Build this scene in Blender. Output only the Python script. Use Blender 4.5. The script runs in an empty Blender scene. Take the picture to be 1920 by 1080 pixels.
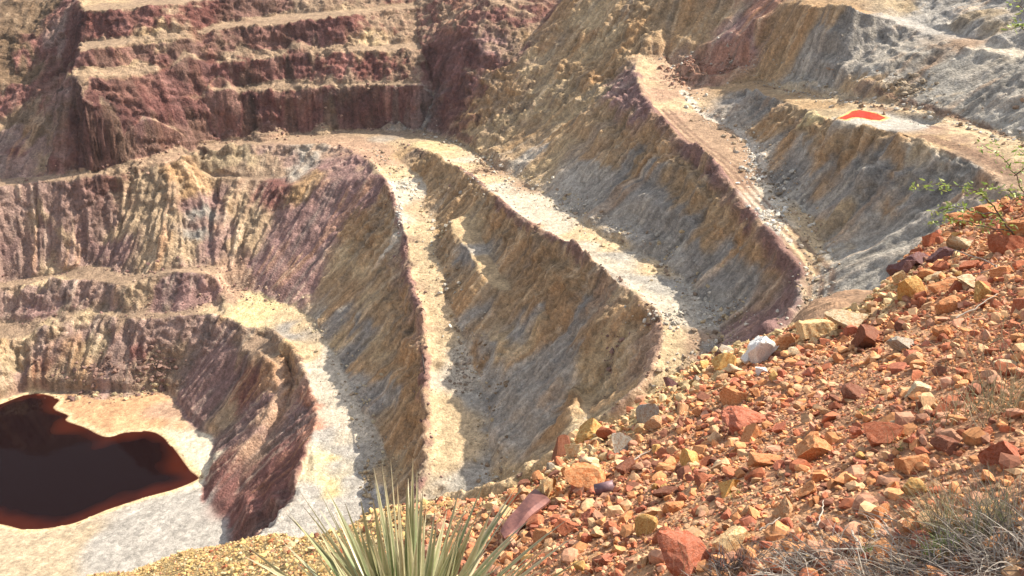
import bpy, bmesh, math, random
import numpy as np
from mathutils import Vector, Matrix, Euler
from mathutils.geometry import delaunay_2d_cdt

SC = bpy.context.scene
COL = SC.collection
rad = math.radians

# ------------------------------------------------------------------ camera
HFOV, PITCH = 58.0, 25.0
cam_d = bpy.data.cameras.new("camera")
cam = bpy.data.objects.new("camera", cam_d)
COL.objects.link(cam)
cam.location = (0, 0, 0)
cam.rotation_euler = (rad(90 - PITCH), 0, 0)
cam_d.sensor_fit = 'HORIZONTAL'
cam_d.angle = rad(HFOV)
cam_d.clip_start = 0.1
cam_d.clip_end = 3000
SC.camera = cam

# ------------------------------------------------------------------ light
SUN_AZ, SUN_EL = 24.0, 42.5        # azimuth measured from +X towards +Y
saz, sel = rad(SUN_AZ), rad(SUN_EL)
sdir = Vector((math.cos(saz) * math.cos(sel), math.sin(saz) * math.cos(sel), math.sin(sel)))
sun_d = bpy.data.lights.new("sun", 'SUN')
sun_d.energy = 4.6
sun_d.angle = rad(0.55)
sun_d.color = (1.0, 0.91, 0.77)
sun = bpy.data.objects.new("sun", sun_d)
COL.objects.link(sun)
sun.rotation_euler = sdir.to_track_quat('Z', 'Y').to_euler()
W = bpy.data.worlds.new("World")
SC.world = W
W.use_nodes = True
wn = W.node_tree
sky = wn.nodes.new('ShaderNodeTexSky')
sky.sky_type = 'NISHITA'
sky.sun_disc = False
sky.sun_elevation = sel
sky.sun_rotation = rad(90) - saz
sky.dust_density = 2.0
bg = wn.nodes.get('Background') or wn.nodes.new('ShaderNodeBackground')
bg.inputs['Strength'].default_value = 0.135
hs = wn.nodes.new('ShaderNodeHueSaturation')      # hazy, dusty air: a less saturated sky
hs.inputs['Saturation'].default_value = 0.42
wn.links.new(sky.outputs[0], hs.inputs['Color'])
wn.links.new(hs.outputs[0], bg.inputs['Color'])
SC.view_settings.view_transform = 'Standard'
SC.view_settings.look = 'None'
SC.view_settings.gamma = 1.0
SC.view_settings.exposure = 0.88

# ------------------------------------------------------------------ helpers
FOC = 960 / math.tan(rad(HFOV / 2))
SP, CP = math.sin(rad(PITCH)), math.cos(rad(PITCH))


def ray(u, v):
    a = (v - 540) / FOC
    return np.array([(u - 960) / FOC, CP - a * SP, -SP - a * CP])


def at_z(u, v, z):
    d = ray(u, v)
    return d * (z / d[2])


def tag(o, label=None, cat=None, group=None, kind=None):
    if label: o['label'] = label
    if cat: o['category'] = cat
    if group: o['group'] = group
    if kind: o['kind'] = kind
    return o


def link(name, me, parent=None, mat=None):
    o = bpy.data.objects.new(name, me)
    COL.objects.link(o)
    if parent is not None: o.parent = parent
    if mat is not None and me is not None:
        me.materials.clear()
        me.materials.append(mat)
    return o


def empty(name, loc=(0, 0, 0), rz=0):
    o = bpy.data.objects.new(name, None)
    COL.objects.link(o)
    o.location = loc
    o.rotation_euler = (0, 0, rz)
    return o


def np_mesh(name, verts, faces, smooth=True):
    """verts (N,3) float array, faces (M,3|4) int array -> mesh."""
    me = bpy.data.meshes.new(name)
    verts = np.asarray(verts, np.float32)
    faces = np.asarray(faces, np.int32)
    m, k = faces.shape
    me.vertices.add(len(verts))
    me.vertices.foreach_set('co', verts.ravel())
    me.loops.add(m * k)
    me.loops.foreach_set('vertex_index', faces.ravel())
    me.polygons.add(m)
    me.polygons.foreach_set('loop_start', np.arange(0, m * k, k, dtype=np.int32))
    me.polygons.foreach_set('use_smooth', np.full(m, smooth, dtype=bool))
    me.update(calc_edges=True)
    return me


def set_col(me, rgb, name='Col', alpha=1.0):
    a = me.color_attributes.new(name, 'FLOAT_COLOR', 'POINT')
    c = np.ones((len(rgb), 4), np.float32)
    c[:, :3] = rgb
    c[:, 3] = alpha
    a.data.foreach_set('color', c.ravel())


_rs = np.random.RandomState(7)
_TAB = _rs.rand(256, 256).astype(np.float32)


def vnoise(x, y, s=0):
    """smooth value noise, mean 0, range about -1..1"""
    x = np.asarray(x, np.float64) + s * 37.17
    y = np.asarray(y, np.float64) + s * 91.73
    xi, yi = np.floor(x).astype(np.int64), np.floor(y).astype(np.int64)
    fx, fy = x - xi, y - yi
    fx, fy = fx * fx * (3 - 2 * fx), fy * fy * (3 - 2 * fy)
    x0, x1, y0, y1 = xi & 255, (xi + 1) & 255, yi & 255, (yi + 1) & 255
    a = _TAB[x0, y0] * (1 - fx) + _TAB[x1, y0] * fx
    b = _TAB[x0, y1] * (1 - fx) + _TAB[x1, y1] * fx
    return (a * (1 - fy) + b * fy) * 2 - 1


def fbm(x, y, octv=4, s=0, gain=0.5, ridged=False):
    t, amp, tot = 0, 1.0, 0
    ca, sa = 0.8, 0.6
    for i in range(octv):
        n = vnoise(x, y, s + i)
        if ridged: n = 1 - 2 * np.abs(n)
        t = t + n * amp
        tot += amp
        amp *= gain
        x, y = (ca * x - sa * y) * 2.03, (sa * x + ca * y) * 2.03
    return t / tot


def blur(a, n, it=2):
    """separable box blur of radius n cells, repeated"""
    if n < 1: return a
    for _ in range(it):
        for ax in (0, 1):
            p = np.pad(a, [(n + 1, n) if i == ax else (0, 0) for i in (0, 1)], mode='edge')
            c = np.cumsum(p, axis=ax, dtype=np.float64)
            if ax == 0: a = (c[2 * n + 1:] - c[:-2 * n - 1]) / (2 * n + 1)
            else: a = (c[:, 2 * n + 1:] - c[:, :-2 * n - 1]) / (2 * n + 1)
    return a
GRID = 0.4                      # metres between terrain points
SAG_K = 0.30
# ------------------------------------------------------------------ pit terrain: contour lines of the benches
LZ = -160.0                      # lake level
LINES = []


def line(pts):
    """pixel sightings (u, v[, z]) of one crest or toe line -> world points; missing heights run evenly between given ones"""
    uv = np.array([p[:2] for p in pts], float)
    s = np.r_[0, np.cumsum(np.hypot(*np.diff(uv, axis=0).T))]
    ks = [i for i, p in enumerate(pts) if len(p) > 2]
    z = np.interp(s, s[ks], [pts[i][2] for i in ks])
    w = np.array([at_z(u, v, zz) for (u, v), zz in zip(uv, z)])
    LINES.append(w)
    return w


def world(pts):
    w = np.array(pts, float)
    LINES.append(w)
    return w


def curve(w, n=3):
    """Catmull-Rom rounding of a polyline"""
    p = np.vstack([2 * w[0] - w[1], w, 2 * w[-1] - w[-2]])
    out = []
    for i in range(1, len(p) - 2):
        for k in range(n):
            t = k / n
            out.append(0.5 * ((2 * p[i]) + (-p[i - 1] + p[i + 1]) * t + (2 * p[i - 1] - 5 * p[i] + 4 * p[i + 1] - p[i + 2]) * t * t
                              + (-p[i - 1] + 3 * p[i] - 3 * p[i + 1] + p[i + 2]) * t ** 3))
    out.append(w[-1])
    return np.array(out)


def rline(pts):
    w = line(pts)
    LINES[-1] = curve(w)
    return LINES[-1]


# lake shore and pit floor
LAKE = [(-90, 775), (-40, 768), (0, 757), (40, 742), (75, 737), (113, 748), (103, 765), (130, 778), (127, 788), (160, 800), (200, 818),
        (235, 810), (285, 808), (315, 825), (340, 855), (358, 880), (375, 894), (368, 902), (330, 918), (270, 935), (200, 958), (130, 985),
        (50, 995), (0, 985), (-60, 985), (-140, 960), (-170, 880), (-140, 800)]
LAKEW = np.array([at_z(u, v, LZ) for u, v in LAKE])
shore_l = line([(-160, 790, -159), (-60, 768), (0, 750), (40, 734), (75, 730), (120, 735), (240, 740), (310, 733, -158.6)])
line([(310, 733, -158.6), (335, 765), (345, 785), (365, 805), (392, 812, -158.3)])
line([(392, 812, -158.3), (430, 790, -155), (447, 740, -149), (462, 705, -145), (485, 672, -140.5)])
line([(392, 812, -158.3), (398, 835), (388, 860), (379, 893), (373, 930), (370, 975), (400, 985), (425, 1000), (432, 1025, -158.6)])
world([(-71.5, 184, -158.6), (-71, 172, -158.3), (-65, 156, -157), (-50, 146, -156), (-20, 140, -153)])
world([(-65, 156, -157), (-100, 160, -158), (-150, 166, -157), (-240, 180, -150)])
# mound beside the gully
line([(445, 645, -140), (456, 658), (470, 668, -140.5), (525, 660, -138.8)])
line([(445, 645, -140), (500, 628, -138), (522, 640, -137.2)])
line([(440, 700, -147), (425, 760, -153)])
# lowest road and the mid step on its slope
R1C = rline([(480, 612, -136.5), (505, 622), (545, 650, -136.2), (570, 690, -136.8), (585, 740), (592, 790, -138.2), (585, 840, -139), (590, 885, -139.6),
             (560, 905, -140.3), (566, 930, -140.6), (540, 955), (505, 985, -141), (490, 1010, -141.3), (520, 1040, -141)])
R1I = rline([(560, 575, -134.6), (593, 610, -135), (613, 640, -135.5), (662, 720, -136.5), (682, 770, -137), (713, 830, -138), (723, 880, -139), (726, 930, -140), (724, 1000, -140.5)])
line([(498, 670, -138.4), (516, 690, -140.0), (524, 725, -141.8), (513, 765, -144), (484, 805, -147.2), (457, 838, -150), (438, 866, -152.6)])
line([(528, 664, -139), (546, 690, -141.8), (551, 725, -143.8), (540, 770, -146), (510, 812, -149), (480, 845, -151.5), (456, 872, -153.5)])
# left benches
AC = rline([(-90, 665, -148), (0, 645, -146.8), (60, 636, -146), (130, 604, -142.5), (190, 591, -141), (235, 600, -141), (300, 600, -140), (400, 590, -138), (425, 590, -137.5), (445, 605), (460, 616, -136.8), (480, 612, -136.5)])
AI = rline([(-90, 620, -146.5), (0, 600, -145), (60, 603, -144), (110, 590, -142), (150, 579, -140.5), (220, 583, -140), (290, 585, -139.5), (350, 580, -138), (400, 562, -137), (440, 545, -136), (480, 552, -135.3), (520, 565, -135)])
BC = rline([(-90, 556, -136.5), (0, 543, -136), (70, 535, -135), (140, 527, -133.5), (190, 530, -133), (225, 540, -133), (240, 549, -134.5), (262, 528, -132), (300, 515, -130), (340, 510, -129), (390, 516, -130), (415, 540, -133.3)])
BI = rline([(-90, 540, -136), (0, 527, -135.5), (60, 520, -135), (130, 507, -133.5), (180, 492, -131.5), (240, 517, -132.5), (300, 507, -130.5), (370, 502, -130), (440, 503, -131), (480, 535, -134), (520, 565, -135)])
LAKEW = curve(np.vstack([LAKEW, LAKEW[:1]]), 5)[:-1]
# eroded wall, its upper road, and the scallop
CC = rline([(-90, 362, -107), (0, 352, -106), (60, 345, -106), (130, 339, -105.5), (190, 330, -105), (240, 320, -104.5), (310, 308, -103), (370, 293, -102.2), (420, 281, -101.6), (500, 273, -101), (595, 268, -100)])
line([(378, 326, -109), (420, 337, -109.6), (500, 343, -109.5), (535, 352, -110)])
line([(385, 316, -108), (430, 327, -108.8), (500, 332, -108.8), (540, 338, -109)])
CI = rline([(-90, 345, -106.5), (0, 335, -105.5), (130, 325, -104.4), (240, 300, -101.8), (310, 285, -100.8), (400, 266, -101.2), (480, 258, -100.6), (560, 250, -100), (640, 245, -99.4), (700, 242, -99), (760, 243, -98.8), (830, 255, -98.2)])
# far wall, left approach
line([(318, 255, -96), (290, 240, -92), (240, 222, -87.5), (190, 216, -84.5), (150, 192, -79)])
world_l = [(-90, 250, -94), (0, 240, -93), (60, 235, -92)]
line(world_l)
line([(-90, 150, -77), (0, 150, -78), (50, 155, -79.5), (100, 190, -83)])
line([(-90, 60, -62), (0, 60, -63), (60, 62, -64), (85, 100, -70)])
line([(96, 60, -63), (118, 110, -72), (126, 160, -80)])
line([(-90, -60, -45), (0, -40, -48), (100, -30, -49)])
# far wall benches
line([(330, 193, -85.5), (400, 183, -85), (450, 178, -84.5), (540, 170, -84), (600, 167, -83.6), (640, 166, -83.5), (700, 162, -82.5), (785, 162, -82)])
line([(338, 180, -83.5), (400, 171, -83.3), (450, 160, -82), (540, 150, -81.3), (600, 158, -82.4), (700, 154, -81.8), (785, 155, -81.4)])
line([(140, 143, -72), (200, 147, -73.5), (260, 140, -74), (330, 132, -74.3), (400, 125, -74.5), (450, 119, -73.8), (500, 113, -73.5), (540, 108, -73), (600, 100, -72), (700, 97, -71.5), (790, 91, -71.3)])
line([(148, 129, -70.5), (250, 123, -71.7), (330, 115, -71.3), (390, 104, -70.8), (470, 99, -71.3), (560, 90, -70.5), (640, 87, -70), (780, 80, -70)])
line([(150, 98, -65), (200, 92), (260, 82, -64.5), (330, 73, -63.7), (370, 64, -63.4), (450, 50, -61.8), (540, 45, -61.2), (600, 37, -60.2), (640, 32, -59.5), (700, 22), (780, 15, -59)])
line([(152, 79, -64), (250, 69, -62.5), (340, 57, -61.5), (420, 43, -61.3), (540, 26, -59.8), (640, 21, -58.7), (780, 5, -57.8)])
line([(155, 21, -54), (230, 18, -53.3), (300, 11, -53), (370, 2, -52.8), (500, -12, -51.5), (640, -40, -48.5), (780, -50, -47.5)])
line([(152, 4, -52.8), (300, -12, -52), (400, -22, -51.5), (640, -62, -47.5), (780, -75, -46.5)])
# recess between the wall and the tan hillside
line([(850, 262, -98.3), (868, 240, -93), (880, 215, -88), (920, 165, -79.5), (960, 120, -72), (1005, 60, -62.5), (1050, 0, -52.5), (1075, -50, -45)])
line([(800, 215, -93), (815, 185, -87.5), (850, 120, -74), (880, 60, -62.5), (910, 0, -52), (925, -50, -45)])
# second road
R2C = rline([(595, 268, -100), (640, 275, -99.8), (690, 302, -100), (722, 345, -102), (740, 380, -104), (752, 440, -108), (760, 500, -112), (778, 560, -115), (790, 600, -117), (798, 700, -122), (802, 790, -125.5), (800, 870, -128), (780, 940, -131)])
R2I = rline([(705, 278, -99.6), (725, 303, -100.5), (745, 330, -102.2), (774, 352, -103.8), (802, 400, -106.2), (820, 450, -108.6), (835, 520, -112.2), (857, 600, -116.5), (878, 650, -119), (924, 740, -123.5), (919, 820, -126), (930, 890, -128.5), (910, 950, -131)])
line([(705, 278, -99.6), (735, 290, -100), (770, 320, -102), (800, 335, -103), (795, 400, -105.8)])
# third road
R3C = rline([(738, 266, -98.9), (770, 271, -98.2), (800, 285, -97), (850, 312, -96), (900, 345, -95.5), (960, 400, -94.6), (1040, 450, -93), (1130, 510, -92), (1200, 560, -91.2), (1232, 605, -91.5), (1232, 650, -93), (1215, 700, -95),
             (1175, 755, -98.5), (1080, 815, -105), (1000, 865, -111), (940, 905, -115)])
R3I = rline([(790, 256, -98.6), (860, 268, -97.6), (900, 290, -97), (941, 322, -96.5), (1030, 370, -94.6), (1071, 397, -93.6), (1122, 432, -92.6), (1184, 464, -92), (1256, 502, -91.5), (1308, 557, -91), (1346, 600, -91.2), (1356, 630, -91.8), (1339, 662, -93), (1304, 705, -95), (1244, 760, -99), (1124, 830, -106)])
# ledge on the slope between second and third road
line([(838, 413, -102.2), (862, 455, -104.6), (890, 498, -105.6), (930, 548, -107.4), (962, 545, -107)])
line([(880, 400, -101.6), (905, 440, -104.4), (928, 492, -105.8), (950, 530, -106.8)])
# spur on the same slope lower down
line([(1165, 590, -94.5), (1110, 620, -99.7), (1095, 680, -105.2), (1085, 735, -110.8)])
line([(1195, 640, -96.2), (1165, 655, -100), (1150, 690, -104.3), (1130, 740, -109.4)])
# fourth road
R4C = rline([(1208, 98, -60.5), (1197, 125, -63), (1195, 160, -66), (1215, 205, -68.5), (1270, 260, -70.5), (1330, 310, -72.5), (1370, 360, -74.3), (1440, 440, -75.6), (1485, 500, -76.6), (1498, 535, -77), (1490, 575, -77.6), (1468, 605, -78.4), (1430, 640, -80)])
R4I = rline([(1244, 105, -62), (1266, 150, -65.5), (1319, 215, -69), (1371, 240, -70.5), (1414, 280, -72), (1431, 320, -73), (1457, 350, -74), (1498, 385, -74.8), (1532, 430, -75.4), (1534, 485, -76.2), (1526, 540, -76.8), (1512, 585, -77.4), (1490, 640, -78)])
# fifth bench with the red pond
R5C = rline([(1290, 168, -67.5), (1340, 172, -66), (1400, 165, -63.5), (1460, 190, -61.5), (1520, 215, -60.2), (1600, 240, -57.2), (1700, 253, -54.5), (1760, 280, -54.2), (1850, 330, -54), (1960, 385, -52)])
R5I = rline([(1270, 125, -64), (1330, 142, -65.5), (1420, 150, -63.3), (1500, 167, -61.5), (1600, 187, -57.6), (1700, 198, -55), (1800, 222, -53.5), (1920, 262, -51.8), (2020, 295, -50.5)])
line([(1550, 410, -71.8), (1600, 425, -71), (1650, 430, -70.2)])
line([(1480, 112, -55.8), (1560, 125, -53.3), (1640, 118, -49.6)])
# hillsides above
line([(1240, 100, -61), (1255, 30, -50.5), (1330, 15, -47), (1430, 0, -43.5), (1500, 8, -40.6), (1560, 17, -39.6), (1600, 25, -39.8), (1650, 35, -41), (1720, 52, -43), (1780, 75, -43), (1850, 95, -43), (1920, 112, -42.3), (2020, 140, -40.5)])
line([(1600, 14, -39.2), (1700, 36, -42.4), (1800, 66, -42.6), (1920, 96, -41.8), (2020, 122, -40)])
line([(1400, 60, -51), (1390, 100, -58), (1400, 140, -63.5)])
line([(1100, -50, -41), (1300, -55, -36), (1480, -60, -33.5), (1700, -70, -31), (1920, -60, -28.6), (2050, -40, -27)])
# outer frame of the terrain
world([(-260, 20, -70), (-120, 15, -55), (-40, 13, -32), (-12, 13, -20), (0, 13, -15.5), (10, 15, -14), (25, 20, -12), (60, 30, -10), (170, 40, 0)])
world([(-260, 100, -110), (-120, 95, -110), (-50, 80, -90), (0, 72, -70), (25, 72, -58), (60, 80, -48), (110, 90, -38), (170, 95, -25)])
world([(-260, 475, 8), (-100, 475, 5), (50, 475, 6), (170, 475, 10)])
world([(-260, 300, -100), (-260, 340, -85), (-260, 400, -30)])
world([(170, 180, -22), (170, 260, -15), (170, 350, -2)])
# crest lines (1) and toe lines (0), with how much the slope between them sags
ROLE = {}
for w_ in (R1C, R2C, R3C, R4C, R5C): ROLE[id(w_)] = (1, 1)
for w_ in (R1I, R2I, R3I, R4I): ROLE[id(w_)] = (0, 1)
for w_ in (AC, BC, CC): ROLE[id(w_)] = (1, .5)
for w_ in (AI, BI, CI): ROLE[id(w_)] = (0, .5)
# ------------------------------------------------------------------ pit terrain: height grid
GX0, GX1, GY0, GY1, GS = -235.0, 150.0, 14.0, 460.0, GRID
gx = np.arange(GX0, GX1 + GS * .5, GS)
gy = np.arange(GY0, GY1 + GS * .5, GS)
NX, NY = len(gx), len(gy)
XX, YY = np.meshgrid(gx, gy, indexing='ij')


def triangulate(lines, step=5.0):
    P, E, Q = [], [], []
    for w in lines:
        role = ROLE.get(id(w), (.5, 0))
        d = [w[0]]
        for a, b in zip(w[:-1], w[1:]):
            n = max(1, int(np.hypot(*(b - a)[:2]) / step))
            d += [a + (b - a) * k / n for k in range(1, n + 1)]
        i0 = len(P)
        P += d
        Q += [role] * len(d)
        E += [(i0 + k, i0 + k + 1) for k in range(len(d) - 1)]
    P = np.array(P)
    vo, eo, fo, ov, oe, of = delaunay_2d_cdt([Vector(p[:2]) for p in P], E, [], 0, 1e-4, True)
    Z = np.zeros(len(vo))
    Q = np.array(Q, float)
    RF = np.full((len(vo), 2), .5)
    RF[:, 1] = 0
    A, B = P[[e[0] for e in E]], P[[e[1] for e in E]]
    for i, v in enumerate(vo):
        if ov[i]:
            Z[i] = np.mean([P[k][2] for k in ov[i]])
            RF[i] = Q[ov[i][0]]
        else:
            ab = (B - A)[:, :2]
            t = np.clip(((np.array(v) - A[:, :2]) * ab).sum(1) / np.maximum((ab ** 2).sum(1), 1e-9), 0, 1)
            c = A + (B - A) * t[:, None]
            d = np.hypot(c[:, 0] - v[0], c[:, 1] - v[1])
            Z[i] = c[d < d.min() + 1e-3][:, 2].mean()
    return np.array([list(v) for v in vo]), Z, fo, RF


TV, TZ, TF, TR = triangulate(LINES)
SAG = np.zeros((NX, NY))
FRAC = np.full((NX, NY), .5)
H0 = np.full((NX, NY), np.nan)
for f in TF:
    (ax, ay), (bx, by), (cx, cy) = TV[f[0]], TV[f[1]], TV[f[2]]
    i0, i1 = max(0, int((min(ax, bx, cx) - GX0) / GS)), min(NX, int((max(ax, bx, cx) - GX0) / GS) + 2)
    j0, j1 = max(0, int((min(ay, by, cy) - GY0) / GS)), min(NY, int((max(ay, by, cy) - GY0) / GS) + 2)
    if i0 >= i1 or j0 >= j1: continue
    det = (by - cy) * (ax - cx) + (cx - bx) * (ay - cy)
    if abs(det) < 1e-9: continue
    x, y = XX[i0:i1, j0:j1], YY[i0:i1, j0:j1]
    l1 = ((by - cy) * (x - cx) + (cx - bx) * (y - cy)) / det
    l2 = ((cy - ay) * (x - cx) + (ax - cx) * (y - cy)) / det
    l3 = 1 - l1 - l2
    m = (l1 >= -1e-6) & (l2 >= -1e-6) & (l3 >= -1e-6)
    z = l1 * TZ[f[0]] + l2 * TZ[f[1]] + l3 * TZ[f[2]]
    ff = l1 * TR[f[0], 0] + l2 * TR[f[1], 0] + l3 * TR[f[2], 0]
    ww = l1 * TR[f[0], 1] + l2 * TR[f[1], 1] + l3 * TR[f[2], 1]
    steep_ = max(TZ[f[0]], TZ[f[1]], TZ[f[2]]) - min(TZ[f[0]], TZ[f[1]], TZ[f[2]])
    SAG[i0:i1, j0:j1] = np.where(m, ww * ff * (1 - ff) * steep_, SAG[i0:i1, j0:j1])
    FRAC[i0:i1, j0:j1] = np.where(m & (ww > .3), ff, FRAC[i0:i1, j0:j1])
    H0[i0:i1, j0:j1] = np.where(m, z, H0[i0:i1, j0:j1])
H0 = np.where(np.isnan(H0), -60.0, H0)
# slopes are steeper at the head and run out in an apron at the foot
H0 = H0 - SAG_K * blur(SAG, int(round(.8 / GS)), 2)
H0 = blur(H0, 1, 2)
# ------------------------------------------------------------------ pit terrain: ponds, berms, rills, crags
def inside(poly, x, y):
    r = np.zeros(x.shape, bool)
    n = len(poly)
    for i in range(n):
        x1, y1 = poly[i][:2]
        x2, y2 = poly[(i + 1) % n][:2]
        if y1 == y2: continue
        c = ((y1 > y) != (y2 > y)) & (x < (x2 - x1) * (y - y1) / (y2 - y1) + x1)
        r ^= c
    return r


def poly_dist(w, reach, closed=False):
    """horizontal distance of every grid point to a polyline, up to reach"""
    D = np.full((NX, NY), reach * 1.0)
    pts = list(w) + ([w[0]] if closed else [])
    for a, b in zip(pts[:-1], pts[1:]):
        i0, i1 = max(0, int((min(a[0], b[0]) - reach - GX0) / GS)), min(NX, int((max(a[0], b[0]) + reach - GX0) / GS) + 2)
        j0, j1 = max(0, int((min(a[1], b[1]) - reach - GY0) / GS)), min(NY, int((max(a[1], b[1]) + reach - GY0) / GS) + 2)
        if i0 >= i1 or j0 >= j1: continue
        x, y = XX[i0:i1, j0:j1], YY[i0:i1, j0:j1]
        dx, dy = b[0] - a[0], b[1] - a[1]
        t = np.clip(((x - a[0]) * dx + (y - a[1]) * dy) / max(dx * dx + dy * dy, 1e-9), 0, 1)
        D[i0:i1, j0:j1] = np.minimum(D[i0:i1, j0:j1], np.hypot(x - a[0] - t * dx, y - a[1] - t * dy))
    return D


def sstep(a, b, x):
    t = np.clip((x - a) / (b - a), 0, 1)
    return t * t * (3 - 2 * t)


def bil(F, fi, fj):
    fi = np.clip(fi, 0, F.shape[0] - 1.001)
    fj = np.clip(fj, 0, F.shape[1] - 1.001)
    i, j = fi.astype(np.int32), fj.astype(np.int32)
    a, b = fi - i, fj - j
    return F[i, j] * (1 - a) * (1 - b) + F[i + 1, j] * a * (1 - b) + F[i, j + 1] * (1 - a) * b + F[i + 1, j + 1] * a * b


II, JJ = np.meshgrid(np.arange(NX, dtype=np.float64), np.arange(NY, dtype=np.float64), indexing='ij')
def at_px_field(pts, val, falloff):
    """soft blob field round sighted points of the plain terrain"""
    F = np.zeros((NX, NY))
    for u, v, r in pts:
        p = hit(u, v)
        if p is None: continue
        d2 = (XX - p[0]) ** 2 + (YY - p[1]) ** 2
        F = np.maximum(F, np.exp(-d2 / (2 * r * r)))
    return F * val


def hit(u, v, Hm=None):
    Hm = H0 if Hm is None else Hm
    d = ray(u, v)
    t = np.arange(60, 520, 0.4)
    p = d[None, :] * t[:, None]
    fi, fj = (p[:, 0] - GX0) / GS, (p[:, 1] - GY0) / GS
    ok = (fi > 0) & (fi < NX - 2) & (fj > 0) & (fj < NY - 2)
    z = np.where(ok, bil(Hm, fi, fj), -1e9)
    b = np.where(p[:, 2] <= z)[0]
    return p[b[0]] if len(b) else None


# regions with a stronger grain
ERODE = np.clip(at_px_field([(60, 430, 14), (160, 420, 14), (250, 420, 14), (340, 420, 14), (430, 420, 13), (40, 700, 8), (215, 690, 8), (520, 380, 8)], 1, 0), 0, 1)
WALL = np.clip(at_px_field([(u, v, 10) for u in range(160, 1000, 60) for v in (30, 75, 120, 205)] + [(40, 100, 16), (100, 150, 14), (115, 90, 8), (125, 140, 8)], 1, 0), 0, 1)
WALLC = np.clip(at_px_field([(u, v, 10) for u in range(175, 1000, 60) for v in (30, 75, 120, 205)], 1, 0), 0, 1)
SMOOTH = np.clip(at_px_field([(1650, 480, 12), (1600, 520, 10), (1350, 80, 8), (530, 450, 9), (600, 400, 8), (480, 850, 10), (540, 850, 9), (400, 720, 8), (1400, 610, 9), (1130, 780, 8), (1060, 835, 9), (1000, 868, 9), (1180, 745, 7), (950, 895, 8), (560, 480, 10), (640, 350, 9), (500, 530, 8), (690, 340, 7), (1760, 150, 10)], 1, 0), 0, 1)
ROUGH = 1 - 0.75 * SMOOTH

# irregular crests: bend the plan a little
wx = fbm(XX / 11, YY / 11, 3, 11) * 1.7 + fbm(XX / 3.2, YY / 3.2, 2, 15) * 0.7
wy = fbm(XX / 11, YY / 11, 3, 21) * 1.7 + fbm(XX / 3.2, YY / 3.2, 2, 25) * 0.7
near_floor = sstep(-152, -146, H0)
H = bil(H0, II + wx / GS * near_floor, JJ + wy / GS * near_floor * (1 - .6 * WALL))

# cones of fallen rock at the foot of the walls
CONE = np.zeros((NX, NY))
for u, v, k_, reach in ((225, 640, .74, 24), (268, 214, .74, 16), (186, 494, .5, 12), (1432, 14, .70, 42), (452, 84, .7, 9), (560, 72, .7, 8), (702, 62, .7, 9), (344, 94, .7, 9), (412, 142, .7, 9), (622, 140, .7, 8),
                        (500, 226, .7, 9), (604, 230, .7, 9), (250, 112, .7, 9), (70, 690, .74, 14), (330, 690, .72, 14), (740, 222, .7, 9), (1000, 330, .62, 14), (1500, 330, .66, 16), (1150, 430, .6, 14)):
    p = hit(u, v)
    if p is None: continue
    r_ = np.hypot(XX - p[0], YY - p[1])
    c_ = p[2] + .4 - k_ * r_ + .5 * fbm(XX / 5, YY / 5, 2, 281)
    d_ = np.clip(c_ - H, 0, None)
    up_ = d_ * sstep(4.6, 2.2, d_) * sstep(reach, reach * .7, r_)      # a heap does not hang over the next edge
    CONE = np.maximum(CONE, sstep(0, .8, up_))
    H = H + up_
# slope of the plain surface
HS = blur(H, 1, 3)
gxh, gyh = np.gradient(HS, GS)
SL = np.hypot(gxh, gyh)
STEEP = sstep(0.22, 0.6, SL)
CLIFF = sstep(0.9, 1.6, SL)
# direction of fall (very smooth) for the rills
HB = blur(H, max(1, int(round(2.4 / GS))), 2)
bx, by = np.gradient(HB, GS)
bl = np.hypot(bx, by) + 1e-6
ux, uy = bx / bl, by / bl


def rills(cell, length, seed):
    """noise drawn out along the fall line"""
    n = vnoise(XX / cell, YY / cell, seed) + 0.6 * vnoise(XX / cell * 2.1, YY / cell * 2.1, seed + 1)
    tot = n.copy()
    step = 0.8
    k = int(length / step)
    for s in (1, -1):
        pi, pj = II.copy(), JJ.copy()
        for q in range(k):
            ii, jj = np.clip(pi, 0, NX - 1).astype(np.int32), np.clip(pj, 0, NY - 1).astype(np.int32)
            pi = pi + s * ux[ii, jj] * step / GS
            pj = pj + s * uy[ii, jj] * step / GS
            ii, jj = np.clip(pi, 0, NX - 1).astype(np.int32), np.clip(pj, 0, NY - 1).astype(np.int32)
            tot += n[ii, jj]
    tot /= (2 * k + 1)
    return tot / (tot.std() + 1e-9)


RL1 = rills(3.0, 13, 31)
RL2 = rills(1.1, 6, 41)
RL3 = rills(5.5, 18, 47)


crag = fbm(XX / 9, YY / 9 + H / 14, 4, 51, ridged=True)
crag2 = fbm(XX / 2.6 + H / 5, YY / 2.6, 3, 61, ridged=True)
lump = fbm(XX / 22, YY / 22, 3, 71)


def blocks(cu, cv, cw, seed):
    """fractured rock: every irregular cell stands out by its own amount"""
    u = (XX * 0.85 - YY * 0.53) / cu + 0.35 * crag
    v = H / cv + (XX * 0.53 + YY * 0.85) / cw + 0.35 * lump
    ui, vi = np.floor(u).astype(np.int64), np.floor(v).astype(np.int64)
    best = np.full(u.shape, 9.0)
    val = np.zeros(u.shape)
    for a in (-1, 0, 1):
        for b in (-1, 0, 1):
            p, q = (ui + a + seed) & 255, (vi + b + seed * 3) & 255
            d = (ui + a + _TAB[p, q] - u) ** 2 + (vi + b + _TAB[q, p] - v) ** 2
            mk = d < best
            best = np.where(mk, d, best)
            val = np.where(mk, _TAB[(p * 7 + 13) & 255, (q * 5 + 29) & 255], val)
    return val * 2 - 1


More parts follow.
